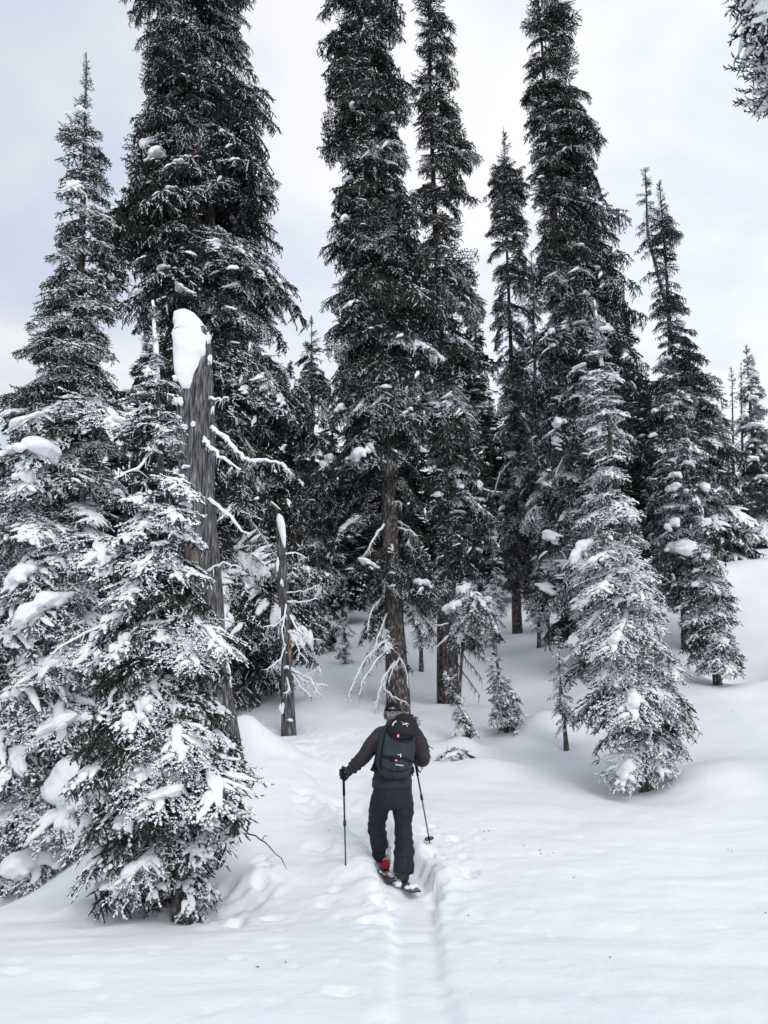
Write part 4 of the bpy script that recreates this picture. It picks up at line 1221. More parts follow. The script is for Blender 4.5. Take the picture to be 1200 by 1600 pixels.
for k, (pl, r0, fr, li, dY) in enumerate([
    ([(708, 1000), (735, 1015), (758, 1030)], .018, False, 1.6, -.5), ([(710, 1012), (730, 1030), (752, 1060)], .016, False, 1.2, -.4), ([(710, 1030), (730, 1060), (749, 1086)], .016, False, .3, -.4), ([(706, 985), (730, 1000), (748, 1015)], .016, True, 1.4, -.6),
    ([(700, 995), (685, 1008), (672, 1018)], .022, True, .4, -.5), ([(700, 975), (680, 978), (664, 984)], .014, True, .4, -.4), ([(700, 880), (680, 905), (668, 930)], .016, True, .8, -.4), ([(702, 800), (720, 815), (738, 822)], .016, True, 1.8, -.5),
    ([(700, 780), (680, 790), (664, 805)], .016, True, 1.5, -.5), ([(702, 840), (715, 862), (722, 890)], .014, True, 1.5, -.4), ([(698, 900), (690, 930), (684, 955)], .012, True, 1, -.4), ([(703, 940), (716, 960), (718, 985)], .012, True, 1, -.4)]):
    dead_branch(tH.root, tH.b, pl, 16.4, r0, fr, 12, li, dY=dY, seed=90 + k)
P = np.array([at(692, 640, 16.95), at(690, 850, 16.95), at(692, 1100, 16.95)]); P[-1][2] = gz(P[-1][0], 16.95) - .4
A, _, _ = trunk_mesh((P - tH.b)[::-1], [.13, .11, .05], MAT_BARK, n=12, seed=4, rings=40)
link('second_stem', A.mesh('second_stem', [MAT_BARK]), tH.root)
for k, pl in enumerate([[(250, 905), (215, 945), (180, 968), (130, 992), (95, 1012), (78, 1022)], [(300, 1240), (345, 1262), (372, 1278), (382, 1299), (410, 1313), (440, 1341)], [(243, 700), (215, 732), (178, 748)]]):
    dead_branch(tB.root, tB.b, pl, 7.2, .013, k != 1, 4 if k != 1 else 1, 0, dY=-.5, seed=130 + k)
P = [at(u, v, 7.0) - tB.b for u, v in [(312, 1395), (313, 1340), (310, 1290)]]
for k, (tr, Yn, rows) in enumerate([(tK, 18.0, [((935, 640), (955, 655), (970, 680)), ((900, 700), (880, 715), (868, 740)), ((930, 560), (950, 570), (965, 590))]),
                                    (tD, 14.6, [((340, 860), (310, 890), (300, 930)), ((345, 900), (390, 930), (410, 960)), ((330, 640), (370, 668), (395, 705)), ((335, 760), (380, 800), (420, 850))]),
                                    (tI, 23.8, [((800, 640), (820, 660), (835, 690)), ((800, 720), (780, 740), (772, 770)), ((804, 800), (824, 815), (838, 850))])]):
    for pl in rows:
        dead_branch(tr.root, tr.b, list(pl), Yn, .018, True, 12, 1.8, dY=-.6, seed=150 + k)
# a few boughs with brown, dead needles
for tr, u, v, Yn in ((tK, 872, 652, 17.7), (tB, 205, 1222, 6.6), (tD, 305, 240, 13.6)):
    cls = tr.cls
    p = at(u, v, Yn) - tr.b
    me = bough_set(cls, 'dark', SIZES[cls][0], 1).copy(); me.materials[1] = MAT_FRUST
    o = link('bough', me, tr.root, mat44(rotz(-1.7) @ roty(.5), p + (0, .18, .1), .8))
    o['label'] = 'bough with brown dead needles'

# ------------------------------------------------------------------ the skier
SY = 7.8


def S(u, v, dy=0.0):
    return at(u, v, SY + dy)


def fabric(name, c, rough=.85, weave=0.15, scale=180, var=.25, spec=.2):
    return noise_mat(name, [(0.3, tuple(x * (1 - var) for x in c)), (0.7, tuple(x * (1 + var) for x in c))], scale=9, rough=rough, bump=weave, bump_scale=scale, spec=spec)
M_JACKET = fabric('softshell_jacket', (.041, .037, .042))
M_PANTS = fabric('black_ski_trousers', (.013, .015, .021), rough=.7, spec=.3)
M_PACK = fabric('slate_pack_fabric', (.030, .035, .045), rough=.75, scale=260, spec=.25)
M_PACKB = fabric('black_pack_fabric', (.010, .011, .015), rough=.7, spec=.3)
M_STRAP = fabric('black_webbing', (.007, .007, .009), rough=.7)
M_GLOVE = fabric('dark_leather_glove', (.022, .020, .024), rough=.55, weave=.3, scale=60, spec=.4)
M_CAP = fabric('black_cap', (.008, .008, .011))
M_SKIN = noise_mat('skin', [(0.3, (.42, .25, .19)), (0.7, (.52, .33, .26))], scale=20, rough=.6)
M_HAIR = noise_mat('grey_hair', [(0.38, (.04, .04, .045)), (0.5, (.16, .16, .17)), (0.64, (.42, .42, .44))], scale=70, detail=3, rough=.6, stretch=(1, 1, .18))
M_RED = fabric('red_boot_shell', (.30, .012, .022), rough=.35, weave=0.02, spec=.5)
M_BOOTW = fabric('white_boot_cuff', (.62, .63, .65), rough=.4, weave=0.02, var=.05, spec=.5)
M_BOOTB = fabric('black_boot_plastic', (.012, .012, .014), rough=.4, weave=0.02, spec=.5)
M_METAL = noise_mat('brushed_metal', [(0.3, (.45, .46, .48)), (0.7, (.62, .63, .65))], scale=30, rough=.35, metallic=.9)
M_SHAFT = fabric('pole_shaft', (.040, .042, .050), rough=.35, weave=0.02, spec=.5)
M_SKI = fabric('black_ski_top', (.014, .015, .018), rough=.3, weave=0.02, spec=.5)
M_SKINB = fabric('climbing_skin', (.20, .155, .125), rough=.95, weave=.4, scale=120)
M_TAGR = fabric('pink_red_tag', (.60, .07, .10), rough=.6, weave=0.02, spec=.3)
M_WHITE = fabric('white_print', (.78, .79, .80), rough=.6, weave=0.0, var=.02)
M_EYE = fabric('eye', (.7, .7, .7), rough=.2, weave=0.0)
M_GREEN = fabric('green_leash', (.03, .22, .16), rough=.6)


def sup_tube(path, a, b, n=24, pw=1.0, ref=(0, 1, 0), k=None):
    """loft with superellipse rings: a across the view (X), b fore and aft"""
    P = np.asarray(path, float)
    if k:
        P, (a, b) = resample(P, [a, b], k)
    a = np.asarray(a, float); b = np.asarray(b, float)
    V, Fc = tube(P, a, n=n, radii2=b, ref=ref)
    if pw != 1.0:
        th = np.linspace(0, 2 * math.pi, n, endpoint=False)
        c, s = np.cos(th), np.sin(th)
        f = 1 / (np.abs(c) ** (2 / pw) + np.abs(s) ** (2 / pw)) ** (pw / 2)
        m = len(P)
        ctr = np.repeat(P, n, 0)
        V[:m * n] = ctr + (V[:m * n] - ctr) * np.tile(f, m)[:, None]
    return V, Fc


def remesh(name, acc, voxel, mats, parent=None, wrinkle=None, smooth=4, world_base=None):
    """union overlapping lofts into one continuous skin, then crease it"""
    me = acc.mesh(name, mats)
    o = bpy.data.objects.new(name, me); COL.objects.link(o)
    md = o.modifiers.new('r', 'REMESH'); md.mode = 'VOXEL'; md.voxel_size = voxel; md.use_smooth_shade = True
    sm = o.modifiers.new('s', 'SMOOTH'); sm.factor = .5; sm.iterations = smooth
    dg = bpy.context.evaluated_depsgraph_get()
    me2 = bpy.data.meshes.new_from_object(o.evaluated_get(dg))
    bpy.data.objects.remove(o); bpy.data.meshes.remove(me)
    n = len(me2.vertices)
    co = np.empty(n * 3, np.float32); me2.vertices.foreach_get('co', co); co = co.reshape(-1, 3).astype(float)
    if wrinkle:
        nr = np.empty(n * 3, np.float32); me2.vertices.foreach_get('normal', nr); nr = nr.reshape(-1, 3)
        co = co + nr * wrinkle(co)[:, None]
    if world_base is not None:
        co = co - world_base
    me2.vertices.foreach_set('co', co.astype(np.float32).ravel())
    me2.polygons.foreach_set('use_smooth', np.ones(len(me2.polygons), bool))
    me2.materials.clear()
    for m in mats:
        me2.materials.append(m)
    me2.update(); me2.name = name
    return link(name, me2, parent)

# ground contact of the two boots
fR = S(628, 1378); fR[2] = gz(fR[0], fR[1]) + .035
fL = S(599, 1366, .32); fL[2] = gz(fL[0], fL[1]) + .035
YAW = R(14)                       # travelling slightly to the left
fwd = np.array((-math.sin(YAW), math.cos(YAW), 0)); rgt = np.array((math.cos(YAW), math.sin(YAW), 0)); upv = np.array((0, 0, 1.0))
base = (fR + fL) / 2; base[2] = min(fR[2], fL[2]) - .03

# --- body (mostly covered): one continuous figure
A = Acc()


def limb(acc, pts_, rad, n=14, mat=0, k=None):
    P = np.array(pts_, float); rad = np.array(rad, float)
    P, (rad,) = resample(P, [rad], k or len(P) * 4)
    V, Fc = tube(P, rad, n=n, ref=(.2, .9, .1)); acc.add(V, Fc, mat, True)
head_c = S(613.5, 1116.5, .30)
torso = [(613, 1250, .0), (613, 1228, .01), (615, 1200, .05), (618, 1175, .11), (620, 1152, .17), (618, 1140, .21)]
V, Fc = sup_tube([S(*p) for p in torso], [.15, .155, .14, .155, .165, .10], [.11, .10, .10, .11, .10, .07], k=22); A.add(V, Fc)
limb(A, [S(618, 1142, .20), S(616, 1132, .245), head_c + (0, .0, -.02)], [.062, .056, .058])
LA = [S(597, 1148, .19), S(582, 1163, .15), S(567, 1183, .10), S(555, 1195, .13), S(543, 1204, .155)]
RA = [S(647, 1149, .19), S(656, 1165, .17), S(661, 1186, .17), S(655, 1187, .28), S(646, 1182, .40)]
limb(A, LA, [.058, .05, .042, .038, .030]); limb(A, RA, [.058, .05, .042, .038, .030])
LL = [S(599, 1248, .0), S(593, 1272, .12), S(590, 1294, .22), S(594, 1325, .27), fL + (0, 0, .10)]
RL = [S(627, 1248, .0), S(631, 1275, .05), S(632, 1298, .06), S(632, 1330, .0), fR + (0, 0, .10)]
limb(A, LL, [.085, .075, .055, .052, .042]); limb(A, RL, [.085, .075, .055, .052, .042])
for f in (fL, fR):
    limb(A, [f + (0, 0, .10) - fwd * .05, f + (0, 0, .06) + fwd * .08, f + (0, 0, .05) + fwd * .17], [.04, .04, .025])
for end, side in ((LA[-1], -1), (RA[-1], 1)):
    limb(A, [end, end + (side * -.0 - .03 * (side < 0), .03, -.02)], [.03, .028])
IV, IF = ICO[3]
tilt = rotx(-.30)                                       # head bowed towards the track ahead
hp = lambda p: head_c + tilt @ np.asarray(p, float)
A.add(head_c + (IV * (.077, .098, .112)) @ tilt.T, IF)
A.add(hp((0, .035, -.055)) + IV * (.058, .062, .062) @ tilt.T, IF)      # jaw
limb(A, [hp((0, .095, .01)), hp((0, .118, -.018))], [.010, .016])      # nose
limb(A, [hp((-.022, .090, -.055)), hp((.022, .090, -.055))], [.009, .009])   # lips
for s in (-1, 1):
    limb(A, [hp((s * .078, .0, .022)), hp((s * .086, -.012, .004)), hp((s * .080, -.004, -.03))], [.010, .014, .009])   # ears
person = remesh('person', A, .011, [M_SKIN], None, None, 3, base)
person.location = base
person['label'] = 'skier seen from behind in a brown-black jacket and black trousers, plodding up the track'
person['category'] = 'person'
for s in (-1, 1):
    A = Acc(); A.add(hp((s * .030, .086, .012)) - base + ICO[2][0] * .012, ICO[2][1], 0, True)
    link('eye', A.mesh('eye', [M_EYE]), person)


def crease(amp, sc, seed, bunch=None):
    def f(co):
        r = 1 - np.abs(vnoise(co * np.array((sc, sc, sc * 1.7)) + seed, seed)) * 2
        r2 = 1 - np.abs(vnoise(co * sc * 2.3 + seed * 3, seed + 1)) * 2
        out = amp * (r * .7 + r2 * .3)
        if bunch is not None:
            for p, d, w, a, fr in bunch:
                q = co - p
                t = q @ d
                out += a * np.exp(-((q ** 2).sum(1)) / w ** 2) * np.sin(t * fr + 3 * vnoise(co * 6, 3))
        return out
    return f
# --- jacket
A = Acc()
jt = [(612.5, 1231, -.005), (612.5, 1224, .0), (613.5, 1210, .03), (616, 1190, .07), (619, 1168, .12), (621, 1152, .17), (620, 1143, .205), (617, 1136, .235), (615.5, 1128.5, .265)]
V, Fc = sup_tube([S(*p) for p in jt], [.186, .186, .176, .172, .185, .188, .155, .095, .075], [.135, .135, .125, .125, .13, .122, .10, .08, .07], n=32, k=36); A.add(V, Fc)
limb(A, [S(600, 1148, .19)] + LA[:1] + [S(584, 1160, .16), S(571, 1180, .11), S(566, 1186, .10), S(554, 1196.5, .13), S(547.5, 1202.5, .15)], [.086, .083, .076, .068, .065, .058, .048], n=18)
limb(A, [S(645, 1149, .19)] + RA[:1] + [S(656, 1164, .18), S(660.5, 1179, .175), S(661.5, 1187, .19), S(656, 1188, .29), S(648, 1183, .38)], [.086, .083, .079, .074, .066, .058, .048], n=18)
d1 = unit(LA[-1] - LA[2])
remesh('jacket', A, .010, [M_JACKET], person, crease(.009, 8.5, 5, [(S(553, 1198, .13), d1, .10, .008, 120), (S(661, 1180, .17), unit(S(661, 1190, .2) - S(654, 1160, .18)), .10, .004, 80), (S(613, 1222, 0), np.array((0, 0, 1.0)), .12, .003, 70)]), 3, base)
# --- trousers
A = Acc()
V, Fc = sup_tube([S(613, 1218, .0), S(613, 1232, -.01), S(612.5, 1243, -.01), S(612, 1252, .0), S(612, 1257, .02)], [.165, .178, .186, .182, .12], [.115, .125, .137, .13, .08], n=32, k=16); A.add(V, Fc)
limb(A, [S(598, 1246, .0), S(593, 1262, .06), S(589.5, 1280, .15), S(588, 1292, .20), S(591, 1308, .22), S(593.5, 1325, .25), S(596, 1339, .29)], [.105, .097, .088, .088, .079, .080, .078], n=18)
limb(A, [S(627, 1246, .0), S(629, 1264, .02), S(630, 1284, .05), S(630, 1298, .05), S(631.5, 1320, .02), S(631.5, 1342, -.03), S(630, 1364, -.055)], [.106, .094, .082, .080, .088, .094, .094], n=18)
# cargo pocket on the right thigh
A.add(S(641, 1262, .0) + ICO[2][0] * (.035, .06, .12), ICO[2][1])
remesh('trousers', A, .010, [M_PANTS], person, crease(.0085, 8, 15, [(S(590, 1292, .2), np.array((0, 0, 1.0)), .12, .008, 85), (S(631, 1322, .02), np.array((0, 0, 1.0)), .13, .009, 75), (S(596, 1335, .28), np.array((0, 0, 1.0)), .08, .007, 110), (S(612, 1258, .0), np.array((.6, 0, .8)), .10, .004, 80)]), 3, base)
# --- hair and cap
A = Acc()
m = (IV[:, 1] < .35) & (IV[:, 2] > -.5)
keep = m[IF].all(1)
hairV = head_c + ((IV * (.083, .106, .115)) * (1 + .06 * vnoise(IV * np.array((14, 14, 3)), 2)[:, None]) + (0, -.004, -.012)) @ tilt.T
A.add(hairV - base, IF[keep], 0, True)
rgh = np.random.default_rng(4)
for i in range(420):
    a = rgh.uniform(math.pi * .98, math.pi * 2.02); z = rgh.uniform(-.04, .03)
    p = np.array((.084 * math.cos(a), .104 * math.sin(a), z - .01)); t_ = p * (1.05, 1.05, 1) + (rgh.normal(0, .006), rgh.normal(0, .004), -rgh.uniform(.012, .03))
    w = np.array((-math.sin(a), math.cos(a), 0)) * .0035
    A.add([hp(p - w) - base, hp(p + w) - base, hp(t_) - base], [(0, 1, 2)], 0)
link('hair', A.mesh('hair', [M_HAIR]), person)
A = Acc()
hi, hf = ICO[4]
capm = (hi[:, 2] > .16 - .10 * np.clip(-hi[:, 1], 0, 1) + .03)
gap = (hi[:, 1] < -.4) & (np.hypot(hi[:, 0] / .36, (hi[:, 2] - .20) / .26) < 1) & (hi[:, 2] > .20)
kf = (capm & ~gap)[hf].all(1)
capV = hi * (.090, .112, .122) + (0, -.002, .0)
A.add((capV @ tilt.T + head_c) - base, hf[kf], 0, True)
cap = link('cap', A.mesh('cap', [M_CAP]), person)
md = cap.modifiers.new('thickness', 'SOLIDIFY'); md.thickness = .004
A = Acc()                                                # brim in front, strap behind
th = np.linspace(.15, math.pi - .15, 14)
inner = np.stack([.086 * np.cos(th), .108 * np.sin(th), np.full(14, .026)], -1); outer = np.stack([.088 * np.cos(th), .115 * np.sin(th) + .07 * np.sin(th) ** 1.5, .018 - .022 * np.sin(th)], -1)
V = np.concatenate([inner, outer, inner + (0, 0, -.005), outer + (0, 0, -.005)])
Fc = []
for i in range(13):
    Fc += [(i, i + 1, 15 + i), (i, 15 + i, 14 + i), (28 + i, 43 + i, 29 + i), (28 + i, 42 + i, 43 + i), (14 + i, 15 + i, 43 + i), (14 + i, 43 + i, 42 + i)]
A.add(np.array([hp(p) for p in V]) - base, Fc, 0, True)
link('brim', A.mesh('brim', [M_CAP]), cap)
th = np.linspace(-2.05, -1.09, 10)
pth = np.array([hp((.092 * math.cos(a), .114 * math.sin(a), .018)) for a in th]) - base
V, Fc = tube(pth, [.0035] * 10, n=6, radii2=[.010] * 10); A = Acc(); A.add(V, Fc, 0, True)
link('cap_strap', A.mesh('cap_strap', [M_CAP]), cap)

# --- poles and gloves
def glove(name, wrist, grip_c, grip_axis, side, parent):
    """hand closed round the grip: palm, four curled fingers and a thumb"""
    A = Acc()
    ax_ = unit(grip_axis)
    wd = unit((wrist - grip_c) - ax_ * ((wrist - grip_c) @ ax_))
    ot = np.cross(ax_, wd) * side
    limb(A, [wrist + (wrist - grip_c) * .35, wrist, grip_c + wd * .055 + ax_ * .01, grip_c + wd * .036 + ax_ * .0], [.043, .040, .043, .036])
    for k in range(4):
        h = ax_ * (.036 - .024 * k); ln = (.95, 1.05, 1.0, .82)[k]
        pts_ = [grip_c + h + wd * .040 - ot * .012]
        for a in np.linspace(-.5, 3.4 * ln, 7):
            pts_.append(grip_c + h + (wd * math.cos(a) - ot * math.sin(a)) * .033)
        limb(A, pts_, [.015, .015, .0148, .0145, .0142, .0138, .0132, .012], n=10)
    pts_ = [grip_c + wd * .06 + ax_ * .02 + ot * .012] + [grip_c + ax_ * (.034 + .012 * i) + (wd * math.cos(a) + ot * math.sin(a)) * .033 for i, a in enumerate((.4, 1.1, 1.9))]
    limb(A, pts_, [.017, .0165, .0155, .013], n=10)
    return remesh(name, A, .0055, [M_GLOVE], parent, crease(.0014, 30, 9), 2, base)


def ski_pole(label, top, tip, upper=.55):
    root = thing('ski_pole', label, 'ski pole', tip)
    top = np.array(top); d = unit(top - tip); L = np.linalg.norm(top - tip)
    A = Acc(); V, Fc = tube([d * 0, d * L * .5], [.0065, .0075], n=10); A.add(V, Fc, 0, True); link('lower_shaft', A.mesh('lower_shaft', [M_SHAFT]), root)
    A = Acc(); V, Fc = tube([d * L * .5, d * (L - .10)], [.0092, .0092], n=10); A.add(V, Fc, 0, True); link('upper_shaft', A.mesh('upper_shaft', [M_SHAFT]), root)
    A = Acc(); V, Fc = tube([d * (L * .5 - .02), d * (L * .5 + .02), d * (L * .5 + .035)], [.014, .015, .010], n=10); A.add(V, Fc, 0, True); link('clamp', A.mesh('clamp', [M_BOOTB]), root)
    A = Acc(); V, Fc = tube([d * (L - .26), d * (L - .13), d * (L - .10), d * (L - .05), d * L, d * (L + .012)], [.0125, .0125, .019, .0165, .021, .012], n=12); A.add(V, Fc, 0, True); link('grip', A.mesh('grip', [M_STRAP]), root)
    A = Acc()
    s1 = unit(np.cross(d, (0, 1, 0))); s2 = np.cross(d, s1)
    c = d * .075
    ring = np.array([c + (s1 * math.cos(a) + s2 * math.sin(a)) * .042 for a in np.linspace(0, 2 * math.pi, 19)])
    V, Fc = tube(ring, [.006] * 19, n=6, ref=d); A.add(V, Fc, 0, True)
    for a in np.linspace(0, 2 * math.pi, 7)[:-1]:
        V, Fc = tube([c, c + (s1 * math.cos(a) + s2 * math.sin(a)) * .042], [.005, .004], n=5); A.add(V, Fc, 0, True)
    link('basket', A.mesh('basket', [M_BOOTB]), root)
    # wrist loop
    p = d * L
    V, Fc = tube([p, p + (.03, -.02, -.03), p + (.035, -.03, -.10), p + (.01, -.025, -.12)], [.003] * 4, n=5, radii2=[.009] * 4)
    A = Acc(); A.add(V, Fc, 0, True); link('wrist_strap', A.mesh('wrist_strap', [M_STRAP]), root)
    return d
tipL = hit_ground(541, 1359); topL = S(536.5, 1199.5, .17)
dL = ski_pole('dark ski pole planted in the snow under the outstretched left glove', topL, tipL - (0, 0, .13))
glove('glove', S(545, 1203.5, .155), topL - dL * .055, dL, -1, person)
tipR = S(672.5, 1318, .05); topR = S(645.5, 1172, .46)
g = hit_ground(672.5, 1319); tipR = g - (0, 0, .02)
dR = ski_pole('ski pole angled out to the right from behind the bent right arm', topR, tipR)
glove('glove', S(647, 1183, .395), topR - dR * .055, dR, 1, person)

# --- boots (parts of the skier: clothing) and skis
def boot(f, shell_m, cuff_m, hem):
    A = Acc()
    P = [f - fwd * .135 + upv * .055, f - fwd * .10 + upv * .062, f + upv * .065, f + fwd * .08 + upv * .058, f + fwd * .145 + upv * .045, f + fwd * .165 + upv * .04]
    P, (a, b) = resample(P, [[.030, .047, .050, .052, .045, .02], [.045, .055, .058, .05, .036, .02]], 22)
    V, Fc = tube(P, a, n=18, radii2=b, ref=(0, 0, 1)); A.add(V, Fc)
    V, Fc = tube([f - fwd * .06 + upv * .06, f - fwd * .05 + upv * .13, f - fwd * .03 + upv * .19], [.056, .058, .054], n=18, ref=(0, 1, 0)); A.add(V, Fc)
    o = remesh('ski_boot', A, .0065, [shell_m], person, None, 2, base)
    A = Acc()
    lean = unit(hem - f - upv * .1)
    P = [f - fwd * .055 + upv * .10, f - fwd * .05 + upv * .17, f - fwd * .02 + upv * .26]
    V, Fc = tube(P, [.058, .060, .058], n=20, ref=(0, 1, 0)); A.add(V - base, Fc, 0, True)
    link('cuff', A.mesh('cuff', [cuff_m]), o)
    A = Acc()
    P = [f - fwd * .16 + upv * .008, f - fwd * .02 + upv * .006, f + fwd * .18 + upv * .01]
    V, Fc = tube(P, [.040, .040, .038], n=10, radii2=[.014] * 3, ref=(0, 0, 1)); A.add(V - base, Fc, 0)
    link('sole', A.mesh('sole', [M_BOOTB]), o)
    for k, (zz, mat) in enumerate(((.205, M_METAL if cuff_m is M_BOOTW else M_BOOTB), (.155, M_METAL if cuff_m is M_BOOTW else M_BOOTB), (.075, M_BOOTW if cuff_m is M_BOOTW else M_RED))):
        A = Acc()
        pts_ = [f - fwd * (.05 - .0 * k) + upv * zz + (rgt * math.cos(a) + fwd * math.sin(a)) * .062 for a in np.linspace(-2.2, .3, 8)]
        V, Fc = tube(pts_, [.004] * 8, n=6, radii2=[.011] * 8, ref=(0, 0, 1)); A.add(V - base, Fc, 0, True)
        link('buckle', A.mesh('buckle', [mat]), o)
    A = Acc()                                   # walk-mode lever on the back of the cuff
    pts_ = [f - fwd * .125 + upv * .11, f - fwd * .126 + upv * .17, f - fwd * .10 + upv * .25]
    V, Fc = tube(pts_, [.012, .012, .010], n=8); A.add(V - base, Fc, 0, True)
    link('walk_lever', A.mesh('walk_lever', [cuff_m]), o)
    return o
boL = boot(fL, M_RED, M_BOOTW, S(596, 1338, .3)); boL['label'] = 'red boot shell with a pale cuff'
boR = boot(fR, M_BOOTB, M_BOOTB, S(629, 1362)); boR['label'] = 'dark boot dusted with snow'


def ski(label, f, tail, yaw, pitch):
    fw = np.array((-math.sin(yaw) * math.cos(pitch), math.cos(yaw) * math.cos(pitch), math.sin(pitch)))
    rt = np.array((math.cos(yaw), math.sin(yaw), 0)); up = np.cross(rt, fw)
    o0 = f - upv * .022
    root = thing('ski', label, 'ski', o0)
    L = 1.68; k = 26
    t = np.linspace(-tail, L - tail, k); q = np.linspace(0, 1, k)
    half = .5 * np.interp(q, (0, .04, .2, .5, .8, .95, 1), (.075, .108, .112, .096, .118, .10, .02))
    z = np.interp(t, (-tail, -tail + .1, .9, 1.1, L - tail), (.012, 0, 0, .02, .13))
    P = t[:, None] * fw + z[:, None] * up
    V = np.concatenate([np.stack([P + rt * (-half)[:, None], P + rt * half[:, None], P + rt * half[:, None] + up * .012, P - rt * half[:, None] + up * .012], 1).reshape(-1, 3)])
    Fc = []
    for i in range(k - 1):
        for c in range(4):
            a, b = 4 * i + c, 4 * i + (c + 1) % 4
            Fc += [(a, b, b + 4), (a, b + 4, a + 4)]
    Fc += [(0, 2, 1), (0, 3, 2)]
    A = Acc(); A.add(V, Fc, 0, False); link('ski_body', A.mesh('ski_body', [M_SKI]), root)
    A = Acc()
    P2 = P[1:-3] - up * .006
    V, Fc = tube(P2, half[1:-3] * .94, n=8, radii2=np.full(len(P2), .005), ref=up); A.add(V, Fc, 0); link('climbing_skin', A.mesh('climbing_skin', [M_SKINB]), root)
    A = Acc()                                   # toe and heel pieces of the touring binding
    for a0, a1, w, h in ((.10, .17, .035, .035), (-.20, -.13, .030, .045), (-.13, -.09, .022, .02)):
        V, Fc = tube([fw * a0 + up * .018, fw * (a0 + a1) / 2 + up * .024, fw * a1 + up * .018], [w * .8, w, w * .7], n=8, radii2=[h * .4, h * .5, h * .35], ref=up); A.add(V, Fc, 0)
    link('binding', A.mesh('binding', [M_METAL]), root)
    rs = np.random.default_rng(int(tail * 100))
    A = Acc()                                   # snow riding on the ski
    for i in range(26):
        tt = rs.uniform(-tail + .14, .55)
        sz = rs.uniform(.022, .05)
        W = ICO[2][0] * (1 + .4 * fbm(ICO[2][0] * 2 + rs.uniform(0, 60, 3), 2, 1)[:, None]) * (sz, sz * 1.4, sz * .55)
        A.add(W + tt * fw + rt * rs.uniform(-.045, .045) + up * .018, ICO[2][1], 0, True)
    link('snow_patch', A.mesh('snow_patch', [MAT_SNOW]), root)
    return root
ski('black touring ski under the right boot, its square tail clear of the snow', fR, .34, R(22), R(1.0))
ski('snow-covered touring ski under the red left boot', fL, .40, R(12), R(1.5))

# --- backpack (carried: a thing of its own)
from mathutils.bvhtree import BVHTree
pk0 = S(618, 1214, -.10)
pack = thing('backpack', 'dark slate and black ski pack on the skier\'s back with pink-red zip tags', 'backpack', pk0)


def pack_part(name, path, a, b, mat, pw=.52, k=30, n=40, wr=.004, seed=0):
    V, Fc = sup_tube([S(*p) for p in path], a, b, n=n, pw=pw, k=k)
    m = len(V)
    ctr = np.concatenate([np.repeat(np.array([V[i * n:(i + 1) * n].mean(0) for i in range(k)]), n, 0), V[k * n:]])
    r = 1 - 2 * np.abs(vnoise(V * np.array((7, 7, 13)) + seed, seed))
    d = V - ctr; ln = np.maximum(1e-6, np.linalg.norm(d, axis=1))[:, None]
    V = V + d / ln * (wr * r)[:, None] * (np.linalg.norm(d, axis=1) > 1e-4)[:, None]
    A = Acc(); A.add(V - pk0, Fc, 0, True)
    o = link(name, A.mesh(name, [mat]), pack)
    return o, BVHTree.FromPolygons([tuple(v) for v in V], [tuple(int(x) for x in f) for f in Fc])
body_o, bv_body = pack_part('pack_body', [(618, 1209.5, -.10), (618, 1206, -.115), (617, 1198, -.12), (617, 1188, -.11), (618.5, 1170, -.07), (621, 1155, -.02), (623, 1143, .03), (623, 1134, .08)],
    [.09, .14, .166, .172, .176, .172, .155, .10], [.06, .095, .12, .128, .125, .118, .10, .06], M_PACK, seed=3)
lid_o, bv_lid = pack_part('lid', [(630, 1157, -.09), (629.5, 1153, -.085), (629, 1146, -.055), (627.5, 1139, -.02), (625, 1133, .02), (621, 1129, .07)],
    [.120, .150, .160, .158, .140, .06], [.08, .115, .13, .13, .11, .05], M_PACKB, pw=.8, k=24, wr=.006, seed=8)


def on_pack(u, v):
    o = np.array((0, 0, CAM_Z)); d = unit(at(u, v, 8.0) - o)
    best = None
    for bv in (bv_body, bv_lid):
        p, nrm, _, dist = bv.ray_cast(Vector(o), Vector(d))
        if p is not None and (best is None or dist < best[2]):
            best = (np.array(p), np.array(nrm), dist)
    if best is None:
        bv = bv_body
        p, nrm, _, _ = bv.find_nearest(Vector(at(u, v, 7.72)))
        best = (np.array(p), np.array(nrm), 0)
    p, nrm, _ = best
    if nrm @ d > 0:
        nrm = -nrm
    return p, nrm


def ribbon(name, pxs, width, thick, mat, lift=.001, fine=4, parent=None):
    """a strap or print sewn on the pack's surface"""
    px = []
    for (a, b) in zip(pxs[:-1], pxs[1:]):
        for k in range(fine):
            px.append((a[0] + (b[0] - a[0]) * k / fine, a[1] + (b[1] - a[1]) * k / fine))
    px.append(pxs[-1])
    PN = [on_pack(*p) for p in px]
    P = np.array([x[0] for x in PN]); N = np.array([x[1] for x in PN])
    P = P + N * lift
    T = np.gradient(P, axis=0); T /= np.maximum(1e-9, np.linalg.norm(T, axis=1))[:, None]
    Sd = np.cross(N, T); Sd /= np.maximum(1e-9, np.linalg.norm(Sd, axis=1))[:, None]
    V = np.stack([P - Sd * width / 2, P + Sd * width / 2, P + Sd * width / 2 + N * thick, P - Sd * width / 2 + N * thick], 1).reshape(-1, 3) - pk0
    Fc = []
    for i in range(len(P) - 1):
        for c in range(4):
            a, b = 4 * i + c, 4 * i + (c + 1) % 4
            Fc += [(a, b, b + 4), (a, b + 4, a + 4)]
    e = 4 * (len(P) - 1)
    Fc += [(0, 2, 1), (0, 3, 2), (e, e + 1, e + 2), (e, e + 2, e + 3)]
    A = Acc(); A.add(V, Fc, 0)
    return link(name, A.mesh(name, [mat]), parent or pack)
ribbon('lid_seam', [(610, 1148), (618, 1146), (628, 1147), (638, 1149), (646, 1153)], .016, .004, M_STRAP)
ribbon('pocket_flap', [(622, 1155.5), (631, 1157), (640, 1157)], .045, .006, M_PACKB)
